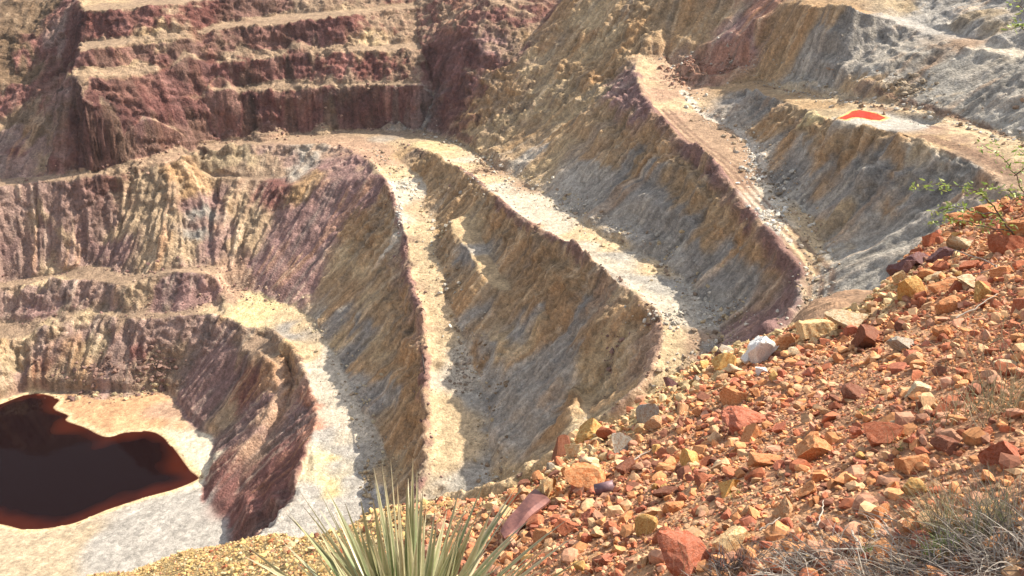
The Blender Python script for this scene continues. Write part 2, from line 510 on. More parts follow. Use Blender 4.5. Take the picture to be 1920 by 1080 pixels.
BLK = blocks(3.6, 3.0, 9.0, 3)
BLK2 = blocks(1.5, 1.3, 4.0, 17)
CRAGGY = sstep(-0.1, 0.5, fbm(XX / 15, YY / 15, 3, 245))
UPPER = sstep(.38, .72, blur(FRAC, 3, 2) + .18 * lump)
QUIET = np.clip(1 - WALL, 0.35, 1)
DISP = (STEEP * ROUGH * QUIET * (0.8 * lump + 0.42 * crag + 0.24 * crag2)
        + STEEP * QUIET * (RL1 * 0.17 + RL2 * 0.07 + RL3 * 0.34 * ROUGH)
        + 0.75 * ERODE * STEEP * (1.9 * np.abs(RL3 + .5 * crag) ** 0.75 + 1.2 * np.abs(RL1 + .35 * crag2) ** 0.75 + 0.4 * np.abs(RL2) - 2.6 + .45 * crag2 + .5 * crag + .3 * BLK2)
        + STEEP * QUIET * (1 - ERODE) * (1 - .8 * SMOOTH) * UPPER * (0.36 * crag2 + 0.50 * BLK + 0.30 * BLK2 + 0.35 * crag)
        + WALL * STEEP * (0.70 * crag + 0.45 * crag2 + 0.85 * BLK + 0.45 * BLK2)
        + STEEP * ROUGH * QUIET * (0.22 * BLK + 0.16 * BLK2) * CRAGGY
        + (1 - STEEP) * (0.16 * fbm(XX / 4, YY / 4, 4, 81) + 0.10 * crag2))
# slumped ledges on the slopes, lit on their tops
terr = fbm(XX / 16 + 3, YY / 16, 2, 91)
phase = (H + 3.5 * terr + 1.5 * lump) / 7.5
saw = phase - np.floor(phase)
LEDGE = STEEP * ROUGH * (1 - WALL) * (1 - ERODE) * sstep(0.05, 0.5, fbm(XX / 19, YY / 19, 2, 97)) * (sstep(0, .5, saw) - saw) * 4.4
H += LEDGE

# berms along the outer edge of the roads
BERM = np.zeros((NX, NY))
for w, hgt, wid in ((R2C[6:], 1.3, 1.7), (R3C[6:40], 1.2, 1.6), (R4C[4:], 1.7, 2.1), (R1C[4:30], 0.6, 1.0)):
    D = poly_dist(w, 8)
    BERM = np.maximum(BERM, hgt * np.exp(-(D / wid) ** 2) * np.clip(0.75 + 0.75 * fbm(XX / 6, YY / 6, 3, 101), .1, 1.3))
H += BERM * 1.0

# lake bed, shore and ponds
LD = poly_dist(LAKEW, 14, True)
LIN = inside(LAKEW, XX + 1.0 * fbm(XX / 3.5, YY / 3.5, 3, 3), YY + 1.0 * fbm(XX / 3.5, YY / 3.5, 3, 5))
sd = np.where(LIN, -LD, LD)
shore = LZ + np.clip(sd * 0.10, -3, 1.6) + 0.05
fl = sstep(-156.6, -157.8, H0)
H = np.where(LIN, np.minimum(shore, H), H * (1 - fl) + fl * np.minimum(np.maximum(shore, LZ + 0.12), H + 0.6 * (sd > 6)))
DISP *= (1 - 0.9 * np.maximum(fl, LIN))
DISP += 0.22 * fl * sstep(2, 6, sd) * fbm(XX / 5 + .3 * lump, YY / 2.6, 3, 251, ridged=True)

def pond_poly(pts, z): return np.array([at_z(u, v, z) for u, v in pts])
PONDZ = -56.5
POND = pond_poly([(1573, 222), (1590, 215), (1598, 209), (1612, 207), (1640, 213), (1660, 221), (1650, 226), (1635, 225), (1615, 221), (1598, 220), (1585, 225)], PONDZ)
PAN = pond_poly([(1575, 224), (1590, 213), (1604, 207), (1640, 212), (1690, 226), (1745, 236), (1738, 243), (1715, 250), (1690, 249), (1650, 242), (1610, 232)], PONDZ)
m = sstep(3.0, 0.5, np.where(inside(PAN, XX, YY), 0, poly_dist(PAN, 6, True)))
H = H * (1 - m) + m * (PONDZ + 0.10 - 0.14 * inside(POND, XX, YY))
DISP *= 1 - m

DISP *= 1 - .7 * CONE
nz = 1 / np.sqrt(1 + gxh ** 2 + gyh ** 2)
PX, PY, PZ = XX - gxh * nz * DISP, YY - gyh * nz * DISP, H + nz * DISP
# ------------------------------------------------------------------ pit terrain: mineral colours by place
PAL = dict(H=(.40, .32, .225), o=(.165, .112, .072), M=(.200, .098, .084), r=(.150, .064, .054), P=(.300, .205, .172), p=(.250, .160, .143), D=(.285, .203, .142), T=(.460, .340, .205), t=(.375, .258, .150),
           B=(.365, .235, .130), G=(.370, .332, .282), g=(.275, .250, .220), L=(.345, .318, .275), R=(.50, .380, .240), W=(.50, .435, .345),
           Y=(.60, .49, .275), K=(.40, .265, .185), O=(.47, .285, .165), C=(.365, .268, .178), c=(.37, .285, .185), N=(.320, .220, .150), S=(.37, .342, .305),
           Z=(.60, .53, .41), q=(.285, .178, .160), A=(.345, .322, .29), X=(.38, .20, .14))
SEEDS = [
    # pit floor and shore
    ('O', [(150, 745), (200, 760), (260, 755), (300, 745), (240, 790), (180, 790), (290, 790), (330, 800), (140, 760)]), ('K', [(320, 770), (300, 770)]),
    ('Z', [(340, 825), (370, 855), (382, 880), (385, 860), (350, 828), (365, 835), (325, 805), (355, 840), (375, 875), (330, 812)]), ('A', [(250, 985), (330, 960), (350, 1000), (280, 1030), (400, 1010), (200, 1040), (360, 940), (310, 1000)]),
    ('H', [(120, 1020), (60, 1040), (150, 1000), (20, 1060), (90, 1070), (-60, 1060)]), ('A', [(190, 1010), (240, 1060)]),
    # dark slope under the lowest road
    ('M', [(400, 900), (430, 930), (460, 960), (500, 930), (540, 880), (480, 980), (440, 860), (500, 870), (560, 850), (520, 900)]),
    ('p', [(350, 730), (380, 690), (410, 670), (370, 770), (430, 700), (400, 740), (560, 780), (540, 800), (500, 740), (470, 780), (440, 820), (410, 830), (470, 820)]),
    ('K', [(535, 690), (532, 720), (512, 770), (470, 830), (450, 860)]), ('M', [(470, 700), (460, 730), (450, 760)]),
    ('D', [(480, 640), (500, 650), (460, 655), (515, 655)]), ('C', [(425, 790), (430, 765)]), ('X', [(590, 760), (592, 800), (585, 740)]),
    # lowest road
    ('W', [(600, 690), (620, 740), (600, 720), (640, 780), (620, 660), (650, 820)]), ('S', [(640, 850), (660, 900), (620, 850), (600, 820), (680, 930), (650, 940), (580, 920), (550, 960), (520, 985), (560, 985), (620, 880), (600, 950), (640, 980)]),
    ('Y', [(470, 582), (490, 592), (500, 575), (480, 600)]), ('R', [(520, 600), (560, 610), (560, 640), (540, 590), (580, 660)]), ('Y', [(615, 890), (625, 920), (612, 860)]), ('g', [(560, 630), (545, 615)]),
    # left lower benches
    ('P', [(30, 690), (60, 700), (100, 650), (150, 620), (220, 640), (280, 620), (330, 610), (210, 700), (230, 670), (350, 640), (380, 600)]), ('D', [(130, 700), (150, 680), (290, 680), (320, 690), (110, 720), (300, 720), (150, 640), (340, 660)]),
    ('c', [(25, 680), (15, 690), (180, 660), (165, 655)]), ('M', [(70, 700), (260, 660)]), ('D', [(60, 615), (120, 593), (180, 583), (240, 588), (300, 593), (20, 640), (340, 590)]), ('R', [(60, 633), (100, 608), (10, 642), (170, 588), (390, 585), (420, 578)]),
    ('P', [(50, 560), (100, 560), (160, 555), (210, 555), (20, 570)]), ('q', [(310, 550), (340, 535), (370, 555), (300, 565), (350, 565), (400, 545), (60, 580), (100, 580)]), ('C', [(260, 550), (280, 540), (245, 560)]),
    ('D', [(60, 527), (120, 515), (170, 505), (200, 515), (30, 535), (330, 505)]), ('R', [(100, 530), (60, 536)]), ('K', [(420, 520), (440, 540), (450, 520), (430, 560), (400, 570)]),
    # eroded wall
    ('P', [(20, 400), (40, 450), (60, 480), (100, 400), (100, 460), (150, 480), (30, 500), (130, 420), (200, 400), (180, 440), (420, 440), (380, 420), (140, 370), (60, 370)]), ('C', [(220, 440), (240, 390), (260, 430), (280, 400), (300, 450), (320, 400), (300, 350), (330, 350), (250, 350), (340, 470), (280, 480), (470, 420), (450, 380), (75, 430), (120, 450)]),
    ('p', [(190, 470), (160, 440), (80, 440), (230, 470), (400, 380), (360, 380), (395, 460), (20, 470)]), ('C', [(440, 450), (360, 460), (480, 460)]), ('B', [(350, 330), (360, 360), (330, 320)]), ('g', [(380, 400), (365, 440)]),
    ('c', [(390, 300), (420, 295), (410, 320), (440, 300), (470, 300)]), ('D', [(450, 320), (500, 300), (520, 320), (430, 330)]), ('P', [(500, 285), (540, 300)]), ('G', [(570, 290), (560, 320)]), ('M', [(510, 360), (520, 350)]),
    ('q', [(600, 320), (650, 340), (560, 400), (600, 400), (640, 400), (520, 460), (560, 460), (500, 520), (540, 530), (580, 480), (620, 440), (660, 300), (690, 330), (700, 360), (480, 500), (610, 360), (520, 540), (570, 520)]), ('B', [(560, 360), (590, 330), (670, 430)]), ('p', [(580, 440), (540, 490), (640, 320)]),
    # upper left
    ('D', [(30, 340), (90, 335), (160, 320), (220, 310)]), ('K', [(280, 285), (300, 300), (340, 275), (380, 268), (420, 270), (260, 300), (320, 265)]), ('P', [(60, 300), (120, 300), (130, 280), (20, 270), (80, 260), (180, 280), (40, 320)]), ('M', [(150, 265), (30, 280), (10, 190), (40, 180), (20, 200), (150, 305), (100, 310)]),
    ('C', [(220, 270), (230, 260), (215, 290), (5, 230), (85, 300)]), ('D', [(100, 230), (140, 225), (190, 240), (60, 220), (240, 245), (280, 250)]), ('o', [(40, 150), (20, 130), (60, 130), (80, 240), (30, 230)]), ('p', [(170, 290), (265, 235)]),
    ('o', [(20, 30), (10, 80), (40, 60), (60, 20), (10, 120), (-40, 60), (30, 5), (0, 40)]), ('o', [(60, 60), (80, 30), (50, 100), (30, 100), (90, 10)]), ('M', [(70, 75), (75, 95), (40, 120)]), ('P', [(105, 65), (110, 80)]), ('M', [(110, 110), (115, 140), (105, 160), (120, 20), (130, 50), (140, 90)]), ('P', [(125, 170), (130, 195)]),
    # far wall faces
    ('r', [(u, v) for u in (150, 220, 300, 380, 460, 540, 620, 700, 760) for v in (40, 118)] + [(u, 210) for u in range(170, 800, 70)]), ('M', [(u, 215) for u in range(200, 800, 90)] + [(270, 30), (420, 140), (330, 150), (200, 180), (560, 130), (640, 130), (600, 60)]),
    ('X', [(225, 190), (430, 215), (380, 155), (560, 205), (840, 40)]), ('M', [(820, 50), (860, 100), (820, 130), (900, 40), (950, 60), (870, 140), (990, 30), (840, 200), (860, 190), (930, 110)]), ('g', [(830, 190), (800, 210)]), ('B', [(900, 175), (880, 200), (985, 70)]), ('q', [(920, 100), (940, 90)]),
    ('D', [(200, 125), (280, 125), (350, 118), (440, 108), (520, 100), (600, 93), (680, 88), (740, 86), (170, 80), (240, 74), (310, 62), (430, 45), (500, 38), (580, 30), (650, 25), (200, 8), (270, 2), (350, -5), (480, 30), (540, 20)]),
    ('D', [(400, 175), (460, 165), (520, 158), (570, 158), (640, 160), (720, 157)]), ('T', [(160, 130), (230, 120), (300, 58), (210, 5), (170, 10), (640, 20), (700, 85)]), ('D', [(420, 245), (500, 250), (600, 242)]), ('K', [(440, 262), (520, 258), (580, 256), (620, 258), (660, 262)]),
    # junction and second road
    ('K', [(650, 268), (680, 275), (700, 285), (640, 262), (720, 300)]), ('R', [(700, 250), (680, 248), (610, 252), (740, 330), (800, 275), (780, 265)]), ('G', [(720, 255), (750, 248)]), ('Y', [(800, 270), (810, 276)]), ('t', [(760, 285), (780, 300), (800, 310)]),
    ('W', [(745, 350), (760, 345), (750, 380), (748, 410), (752, 440), (765, 350)]), ('R', [(775, 390), (780, 430), (790, 470), (795, 520), (800, 560), (810, 600), (820, 640), (815, 680)]), ('N', [(760, 460), (768, 500), (775, 540), (770, 390)]), ('K', [(785, 590), (780, 570), (800, 620)]),
    ('W', [(870, 670), (880, 700), (860, 720), (840, 700)]), ('R', [(830, 760), (850, 790), (830, 830), (860, 850), (840, 880)]), ('L', [(870, 740), (860, 900), (880, 890)]),
    # slope below second road
    ('t', [(640, 520), (680, 480), (700, 520), (620, 580), (660, 600), (700, 600), (730, 560), (720, 650), (690, 680), (740, 700), (760, 760), (720, 790), (680, 460), (720, 440), (730, 420)]), ('B', [(700, 450), (750, 620), (770, 660), (760, 720), (740, 800), (770, 820), (760, 580), (650, 560), (740, 850), (770, 790), (720, 380), (690, 420), (780, 700)]),
    ('T', [(650, 480), (670, 500), (700, 640), (710, 660), (690, 560), (640, 640), (730, 880)]), ('g', [(660, 660), (680, 590), (690, 620), (740, 740), (640, 600), (700, 750), (650, 680)]), ('G', [(670, 720), (720, 740), (610, 590)]),
    # slope below third road
    ('t', [(850, 330), (880, 360), (920, 400), (860, 380), (950, 440), (1000, 470), (1050, 500), (880, 560), (840, 500), (850, 540), (900, 620), (950, 580), (1000, 560), (820, 430), (1000, 430), (1080, 560), (1100, 530), (840, 440)]), ('T', [(860, 430), (880, 450), (900, 480), (920, 520), (890, 420), (1010, 620), (960, 640), (1100, 660), (1120, 700), (1140, 650), (900, 500), (1090, 740)]),
    ('G', [(930, 660), (960, 700), (920, 720), (980, 740), (1040, 660), (930, 800), (960, 820), (900, 470), (890, 600), (1060, 700), (950, 760), (1000, 690), (1020, 760), (990, 800)]), ('B', [(1000, 500), (1030, 560), (1060, 540), (1040, 590), (900, 680), (1060, 780), (1020, 640), (980, 460), (860, 370), (1200, 620), (1180, 590), (930, 380), (1100, 640), (1060, 590)]),
    ('g', [(1080, 600), (1050, 680), (870, 480), (920, 760), (1000, 600), (1080, 660)]), ('N', [(1150, 560), (1120, 540), (1200, 680), (1210, 640), (780, 290)]), ('K', [(1220, 660), (1215, 630)]),
    # third road
    ('R', [(850, 295), (880, 310), (920, 340), (1220, 590), (1260, 640), (1240, 680), (1270, 660), (1200, 740), (1140, 790), (1060, 830), (1260, 700), (1180, 560)]), ('W', [(870, 300), (940, 350), (970, 380), (1000, 410), (1030, 430), (1080, 465), (1130, 495), (1180, 540), (1230, 570), (1280, 590), (1310, 600)]), ('N', [(930, 320), (980, 350), (1310, 640), (1315, 660)]),
    ('L', [(1200, 520), (1230, 540), (1320, 600), (1335, 650), (1150, 480)]), ('R', [(1100, 440), (1150, 460), (1220, 510)]), ('T', [(1000, 870), (1040, 850), (960, 890), (1100, 810), (920, 920), (870, 940)]),
    # slope of the tan hillside and below fourth road
    ('T', [(1000, 120), (1050, 160), (1000, 200), (950, 240), (1100, 100), (1100, 200), (1050, 260), (1150, 60), (900, 250), (1020, 310), (1040, 220), (1100, 40)]), ('t', [(950, 190), (1000, 250), (1080, 130), (1150, 120), (1200, 60), (1080, 240), (1130, 220), (1150, 260), (1250, 20), (1300, 50), (1200, 20), (960, 280), (1070, 80)]),
    ('B', [(1020, 80), (950, 150), (1060, 20), (1100, 70), (900, 210), (1180, 250), (1200, 280), (1240, 300), (1380, 470), (1420, 500), (1400, 420), (1100, 300), (1120, 150), (930, 170), (1180, 40), (1450, 530), (1340, 430)]),
    ('G', [(1080, 340), (1120, 330), (1060, 370), (1130, 390), (1180, 420), (1240, 460), (1110, 370), (1000, 290), (1260, 480), (1090, 310)]), ('g', [(1160, 350), (1200, 380), (1240, 400), (1220, 340), (1280, 430), (1330, 500), (1360, 540), (1390, 560), (1300, 480), (1400, 530), (1180, 310), (1320, 550), (1360, 480)]),
    ('t', [(1250, 350), (1300, 370), (1280, 340), (1340, 400), (1200, 310), (1150, 300), (1320, 460)]), ('q', [(1170, 160), (1180, 200), (1160, 190), (1190, 230)]), ('p', [(1400, 600), (1440, 590), (1380, 620), (1420, 630), (1360, 640)]), ('N', [(1380, 600), (1430, 570), (1410, 580)]), ('L', [(1330, 570), (1350, 590)]),
    # fourth road
    ('N', [(1280, 240), (1320, 260), (1340, 290), (1370, 310), (1300, 250), (1390, 330), (1360, 270)]), ('K', [(1300, 280), (1260, 220), (1330, 310), (1400, 345), (1240, 180), (1250, 140), (1290, 130), (1230, 150), (1270, 150)]), ('R', [(1220, 150), (1240, 200), (1210, 130), (1260, 200)]),
    ('N', [(1375, 262), (1390, 290), (1400, 318), (1350, 245), (1330, 232), (1400, 340)]), ('W', [(1430, 372), (1440, 390), (1460, 420), (1470, 440), (1425, 350)]), ('R', [(1480, 430), (1500, 440), (1490, 470), (1510, 500), (1470, 400), (1520, 420), (1540, 420)]),
    # fifth bench and its slope
    ('g', [(1400, 190), (1370, 200), (1430, 200), (1480, 320), (1550, 300), (1600, 330), (1660, 330), (1700, 330), (1540, 360), (1640, 380), (1700, 380), (1600, 300), (1650, 290), (1500, 350), (1580, 370), (1750, 380), (1560, 340)]), ('G', [(1420, 215), (1390, 215), (1440, 280), (1500, 280), (1560, 400), (1660, 400), (1740, 410), (1620, 400)]),
    ('B', [(1500, 240), (1470, 280), (1560, 270), (1620, 270), (1560, 330), (1600, 290), (1690, 270), (1700, 300), (1670, 390), (1480, 260)]), ('t', [(1540, 240), (1440, 230), (1520, 260), (1650, 260), (1600, 250), (1450, 250), (1730, 260), (1770, 262), (1800, 275)]), ('L', [(1560, 450), (1600, 480), (1650, 460), (1560, 500), (1640, 500), (1680, 460), (1540, 520), (1700, 430), (1560, 540), (1620, 520), (1800, 310), (1780, 320), (1760, 330)]),
    ('T', [(1540, 440), (1560, 410), (1740, 270), (1730, 290)]), ('R', [(1540, 470), (1520, 470)]), ('W', [(1720, 280), (1725, 300), (1750, 320)]), ('N', [(1820, 300), (1790, 290), (1850, 300), (1880, 320), (1840, 275), (1860, 330), (1800, 260)]), ('c', [(1510, 213), (1530, 222), (1545, 218)]), ('Y', [(1520, 224), (1540, 226)]),
    ('t', [(1430, 170), (1480, 180), (1540, 195), (1570, 200), (1400, 158)]), ('R', [(1480, 170), (1560, 185), (1640, 200), (1700, 212), (1760, 228), (1820, 245), (1880, 265), (1920, 285), (1860, 262)]), ('N', [(1690, 225), (1750, 242), (1650, 205), (1600, 190)]), ('S', [(1660, 235), (1700, 240), (1730, 240), (1620, 228), (1600, 222)]),
    # hillside behind the pond
    ('X', [(1360, 110), (1400, 60), (1380, 90), (1340, 130), (1410, 40), (1390, 130), (1330, 140), (1425, 25)]), ('q', [(1380, 60), (1400, 100), (1360, 90)]), ('B', [(1440, 80), (1480, 30), (1450, 120), (1520, 20), (1460, 60), (1560, 15)]), ('t', [(1500, 60), (1430, 130), (1480, 100), (1550, 40), (1350, 40), (1310, 80)]),
    ('g', [(1560, 80), (1600, 60), (1620, 100), (1550, 120), (1580, 130), (1660, 70), (1640, 50), (1520, 110), (1700, 60)]), ('G', [(1500, 140), (1540, 145), (1610, 130), (1680, 90), (1780, 80), (1850, 130)]), ('L', [(1640, 140), (1700, 130), (1760, 130), (1800, 160), (1850, 180), (1740, 160), (1680, 160), (1880, 140), (1720, 100), (1800, 120), (1850, 210), (1900, 200), (1900, 230)]),
    ('S', [(1760, 50), (1820, 70), (1880, 80), (1720, 45), (1850, 20), (1780, 20), (1900, 50), (1740, 10)]), ('c', [(1700, 10), (1830, 40), (1880, 60)]), ('t', [(1680, 165), (1700, 170), (1640, 165), (1600, 165)]), ('N', [(1730, 130), (1720, 140), (1790, 80), (1785, 85)]), ('W', [(1850, 95), (1900, 105)]),
]


def hits(uvs):
    return [(hit(u, v)) for u, v in uvs]


pts, cols, ons = [], [], []
SLB = blur(sstep(.25, .55, SL), 2, 1)
for k, uvs in SEEDS:
    for p in hits(uvs):
        if p is not None:
            pts.append(p)
            cols.append(PAL[k])
            ons.append(float(bil(SLB, np.array([(p[0] - GX0) / GS]), np.array([(p[1] - GY0) / GS]))[0]))
pts, cols, ons = np.array(pts), np.array(cols), np.array(ons)
# weights on a coarse grid (one field for slopes, one for level ground), then bent by noise when read back
cs = 1.2
cgx, cgy = np.arange(GX0, GX1 + cs, cs), np.arange(GY0, GY1 + cs, cs)
CX, CY = np.meshgrid(cgx, cgy, indexing='ij')
CZ = bil(H0, (CX - GX0) / GS, (CY - GY0) / GS)
CFS = []
for own in (ons, 1 - ons):
    CF = np.zeros(CX.shape + (3,))
    wt = 0.004 + own ** 2
    for i in range(0, CX.shape[0], 8):
        d2 = ((CX[i:i + 8, :, None] - pts[:, 0]) ** 2 + (CY[i:i + 8, :, None] - pts[:, 1]) ** 2 + 2.2 * (CZ[i:i + 8, :, None] - pts[:, 2]) ** 2)
        w = wt / (d2 + 2.0) ** 2.6
        CF[i:i + 8] = (w @ cols) / w.sum(-1, keepdims=True)
    CFS.append(CF)
qx = XX + 3.0 * fbm(XX / 7, YY / 7, 3, 111) * (1 - fl) + 1.4 * ux * RL1 * STEEP
qy = YY + 3.0 * fbm(XX / 7, YY / 7, 3, 121) * (1 - fl) + 1.4 * uy * RL1 * STEEP
onS = sstep(.28, .52, SL + .12 * fbm(XX / 2.4, YY / 2.4, 3, 127))[..., None]
CC_ = np.stack([bil(CFS[0][..., k], (qx - GX0) / cs, (qy - GY0) / cs) for k in range(3)], -1) * onS \
    + np.stack([bil(CFS[1][..., k], (qx - GX0) / cs, (qy - GY0) / cs) for k in range(3)], -1) * (1 - onS)

# veins drawn down the slopes, patches, stones
def mixc(c, rgb, f):
    return c + (np.array(rgb) - c) * f[..., None]


vein = sstep(0.3, 1.5, .6 * RL3 + .7 * RL1 + .3 * RL2) * STEEP * sstep(-.25, .35, fbm(XX / 12, YY / 12, 2, 131))
CC_ = mixc(CC_, (.37, .20, .085), 0.42 * vein * (1 - WALL))
vein2 = sstep(0.5, 1.8, -RL1) * STEEP
CC_ = mixc(CC_, (.27, .235, .20), 0.35 * vein2 * (1 - WALL) * (1 - ERODE))
vein3 = sstep(0.6, 1.8, RL1) * ERODE * STEEP
CC_ = mixc(CC_, (.20, .10, .085), 0.35 * vein3)
vein4 = sstep(0.8, 2.0, RL2) * STEEP
CC_ = mixc(CC_, (.46, .39, .29), 0.28 * vein4 * (1 - WALL))
br = 1 + 0.20 * fbm(XX / 2.2, YY / 2.2, 4, 141) + 0.13 * RL2 * STEEP + 0.07 * RL1 * STEEP + 0.10 * BLK2 * STEEP * np.maximum(UPPER, WALL) + 0.06 * fbm(XX / 25, YY / 25, 2, 151)
# rubble lies on the narrow benches of the far wall, bare red rock stands between them
ws = np.clip(WALLC * 1.6, 0, 1)
gxs, gys = np.gradient(blur(H, 1, 1), GS)
SLF = np.hypot(gxs, gys) + 0.25 * fbm(XX / 2.2, YY / 2.2, 3, 191)
CC_ = mixc(CC_, (.295, .212, .145), 0.85 * ws * sstep(0.95, 0.55, SLF))
redn = fbm(XX / 8, YY / 8, 3, 195)[..., None]
redrock = np.array((.128, .062, .056)) + redn * np.array((.060, .020, .016)) + 0.03 * RL1[..., None] * np.array((.8, .5, .45))
CC_ = CC_ + (np.clip(redrock, .03, .4) - CC_) * (0.75 * ws * sstep(1.05, 1.5, SLF))[..., None]
# dust settles where it is flat, bare rock where it is steep
CC_ = CC_ * np.clip(br, .45, 1.6)[..., None]
for w, wid, rgb in ((R2C[8:24], 1.5, (.205, .115, .105)), (R2C[24:], 1.5, (.235, .13, .115)), (R3C[10:24], 1.3, (.215, .125, .110)), (R3C[24:38], 1.3, (.40, .26, .19)), (R4C[5:], 2.8, (.185, .105, .100))):
    D = poly_dist(w, 6) + 1.0 * fbm(XX / 2.5, YY / 2.5, 2, 161)
    CC_ = mixc(CC_, np.array(rgb), 0.85 * sstep(wid, wid * .45, D) * (.25 + .75 * sstep(-.35, .15, fbm(XX / 8, YY / 8, 3, 163))))
CC_ = mixc(CC_, (.56, .50, .42), .85 * sstep(1.5, .5, poly_dist(R4I[4:16], 4) + 1.2 * fbm(XX / 2, YY / 2, 3, 167)))
# wheel tracks on the brown road
for off in (2.2, 4.4, 6.4):
    w = R4C.copy()
    w[:, 0] += off
    CC_ = mixc(CC_, (.19, .12, .085), 0.75 * sstep(.85, .25, poly_dist(w[9:32], 3) + .25 * fbm(XX / 3, YY / 3, 2, 165)))
# rutted road and its low spoil banks beside the pond
for pl, rgb, wd in (([(1640, 178), (1690, 190), (1750, 208), (1830, 232), (1900, 262)], (.17, .10, .07), 1.0), ([(1640, 203), (1690, 220), (1740, 238), (1790, 246)], (.19, .115, .08), .9), ([(1430, 160), (1500, 176), (1580, 190), (1660, 204), (1740, 222), (1850, 255)], (.21, .14, .09), .5),
                    ([(1440, 156), (1520, 172), (1600, 187), (1700, 207), (1800, 232), (1900, 268)], (.50, .40, .28), .8), ([(1480, 172), (1560, 190), (1650, 208), (1720, 226), (1800, 248)], (.44, .33, .22), .6), ([(1730, 258), (1790, 275), (1850, 300), (1900, 325)], (.20, .125, .085), 2.2)):
    w = [q for q in hits(pl) if q is not None]
    if len(w) > 1: CC_ = mixc(CC_, rgb, .8 * sstep(wd, wd * .4, poly_dist(curve(np.array(w), 4), 5) + .7 * fbm(XX / 2.5, YY / 2.5, 3, 169)))
# white crust along the water
cr = sstep(2.0, 0.3, np.abs(sd) + 0.9 * fbm(XX / 3, YY / 3, 3, 171)) * fl
CC_ = mixc(CC_, (.56, .44, .27), cr)
CC_ = mixc(CC_, (.10, .022, .008), LIN * 1.0 * sstep(0.1, 0.5, -sd))
CC_ = mixc(CC_, (.40, .375, .33), 0.9 * m)
pr = sstep(1.6, 0.2, np.where(inside(POND, XX, YY), 0, poly_dist(POND, 4, True)))
CC_ = mixc(CC_, (.72, .42, .15), 0.9 * pr)
CC_ = CC_.mean(-1, keepdims=True) + (CC_ - CC_.mean(-1, keepdims=True)) * 1.06
CC_ = np.clip(CC_, .008, .85)


def grid_faces(nx, ny):
    i, j = np.meshgrid(np.arange(nx - 1), np.arange(ny - 1), indexing='ij')
    a = (i * ny + j).ravel()
    return np.stack([a, a + ny, a + ny + 1, a + 1], 1)


def nodes(name):
    mt = bpy.data.materials.new(name)
    mt.use_nodes = True
    nt = mt.node_tree
    nt.nodes.clear()
    out = nt.nodes.new('ShaderNodeOutputMaterial')
    b = nt.nodes.new('ShaderNodeBsdfPrincipled')
    nt.links.new(b.outputs[0], out.inputs['Surface'])
    return mt, nt, b


def nd(nt, typ, **kw):
    n = nt.nodes.new(typ)
    for k, v in kw.items():
        if k.startswith('i_'): n.inputs[k[2:].replace('_', ' ')].default_value = v
        else: setattr(n, k, v)
    return n


def earth_material(name, scales, bump, rough=0.95, strength=0.7, var=(0.74, 1.26), stones=None):
    mt, nt, b = nodes(name)
    L = nt.links.new
    at = nd(nt, 'ShaderNodeAttribute', attribute_name='Col')
    tc = nd(nt, 'ShaderNodeTexCoord')
    n1 = nd(nt, 'ShaderNodeTexNoise', i_Scale=scales[0], i_Detail=6.0, i_Roughness=0.65)
    n2 = nd(nt, 'ShaderNodeTexNoise', i_Scale=scales[1], i_Detail=5.0, i_Roughness=0.7)
    L(tc.outputs['Object'], n1.inputs['Vector'])
    L(tc.outputs['Object'], n2.inputs['Vector'])
    m1 = nd(nt, 'ShaderNodeMapRange')
    L(n1.outputs['Fac'], m1.inputs['Value'])
    m1.inputs['From Min'].default_value, m1.inputs['From Max'].default_value = 0.3, 0.7
    m1.inputs['To Min'].default_value, m1.inputs['To Max'].default_value = var
    m2 = nd(nt, 'ShaderNodeMapRange')
    L(n2.outputs['Fac'], m2.inputs['Value'])
    m2.inputs['From Min'].default_value, m2.inputs['From Max'].default_value = 0.3, 0.7
    m2.inputs['To Min'].default_value, m2.inputs['To Max'].default_value = 0.66, 1.34
    mu = nd(nt, 'ShaderNodeMath', operation='MULTIPLY')
    L(m1.outputs[0], mu.inputs[0])
    L(m2.outputs[0], mu.inputs[1])
    sc = nd(nt, 'ShaderNodeVectorMath', operation='SCALE')
    L(at.outputs['Color'], sc.inputs[0])
    L(mu.outputs[0], sc.inputs['Scale'])
    col = sc.outputs[0]
    h = nd(nt, 'ShaderNodeMath', operation='MULTIPLY_ADD')
    L(n2.outputs['Fac'], h.inputs[0])
    h.inputs[1].default_value = 0.45
    L(n1.outputs['Fac'], h.inputs[2])
    hh = h.outputs[0]
    if stones:
        vo = nd(nt, 'ShaderNodeTexVoronoi', i_Scale=stones[0])
        L(tc.outputs['Object'], vo.inputs['Vector'])
        sm = nd(nt, 'ShaderNodeMapRange')
        L(vo.outputs['Color'], sm.inputs['Value'])
        sm.inputs['To Min'].default_value, sm.inputs['To Max'].default_value = 1 - stones[1], 1 + stones[1]
        s2 = nd(nt, 'ShaderNodeVectorMath', operation='SCALE')
        L(col, s2.inputs[0])
        L(sm.outputs[0], s2.inputs['Scale'])
        col = s2.outputs[0]
        h2 = nd(nt, 'ShaderNodeMath', operation='MULTIPLY_ADD')
        L(vo.outputs['Distance'], h2.inputs[0])
        h2.inputs[1].default_value = -stones[2]
        L(hh, h2.inputs[2])
        hh = h2.outputs[0]
    L(col, b.inputs['Base Color'])
    bu = nd(nt, 'ShaderNodeBump', i_Strength=strength, i_Distance=bump)
    gs = nd(nt, 'ShaderNodeMath', operation='MULTIPLY')
    gs.inputs[1].default_value = strength
    L(at.outputs['Alpha'], gs.inputs[0])
    L(gs.outputs[0], bu.inputs['Strength'])
    L(hh, bu.inputs['Height'])
    L(bu.outputs[0], b.inputs['Normal'])
    b.inputs['Roughness'].default_value = rough
    b.inputs['Specular IOR Level'].default_value = 0.15
    return mt


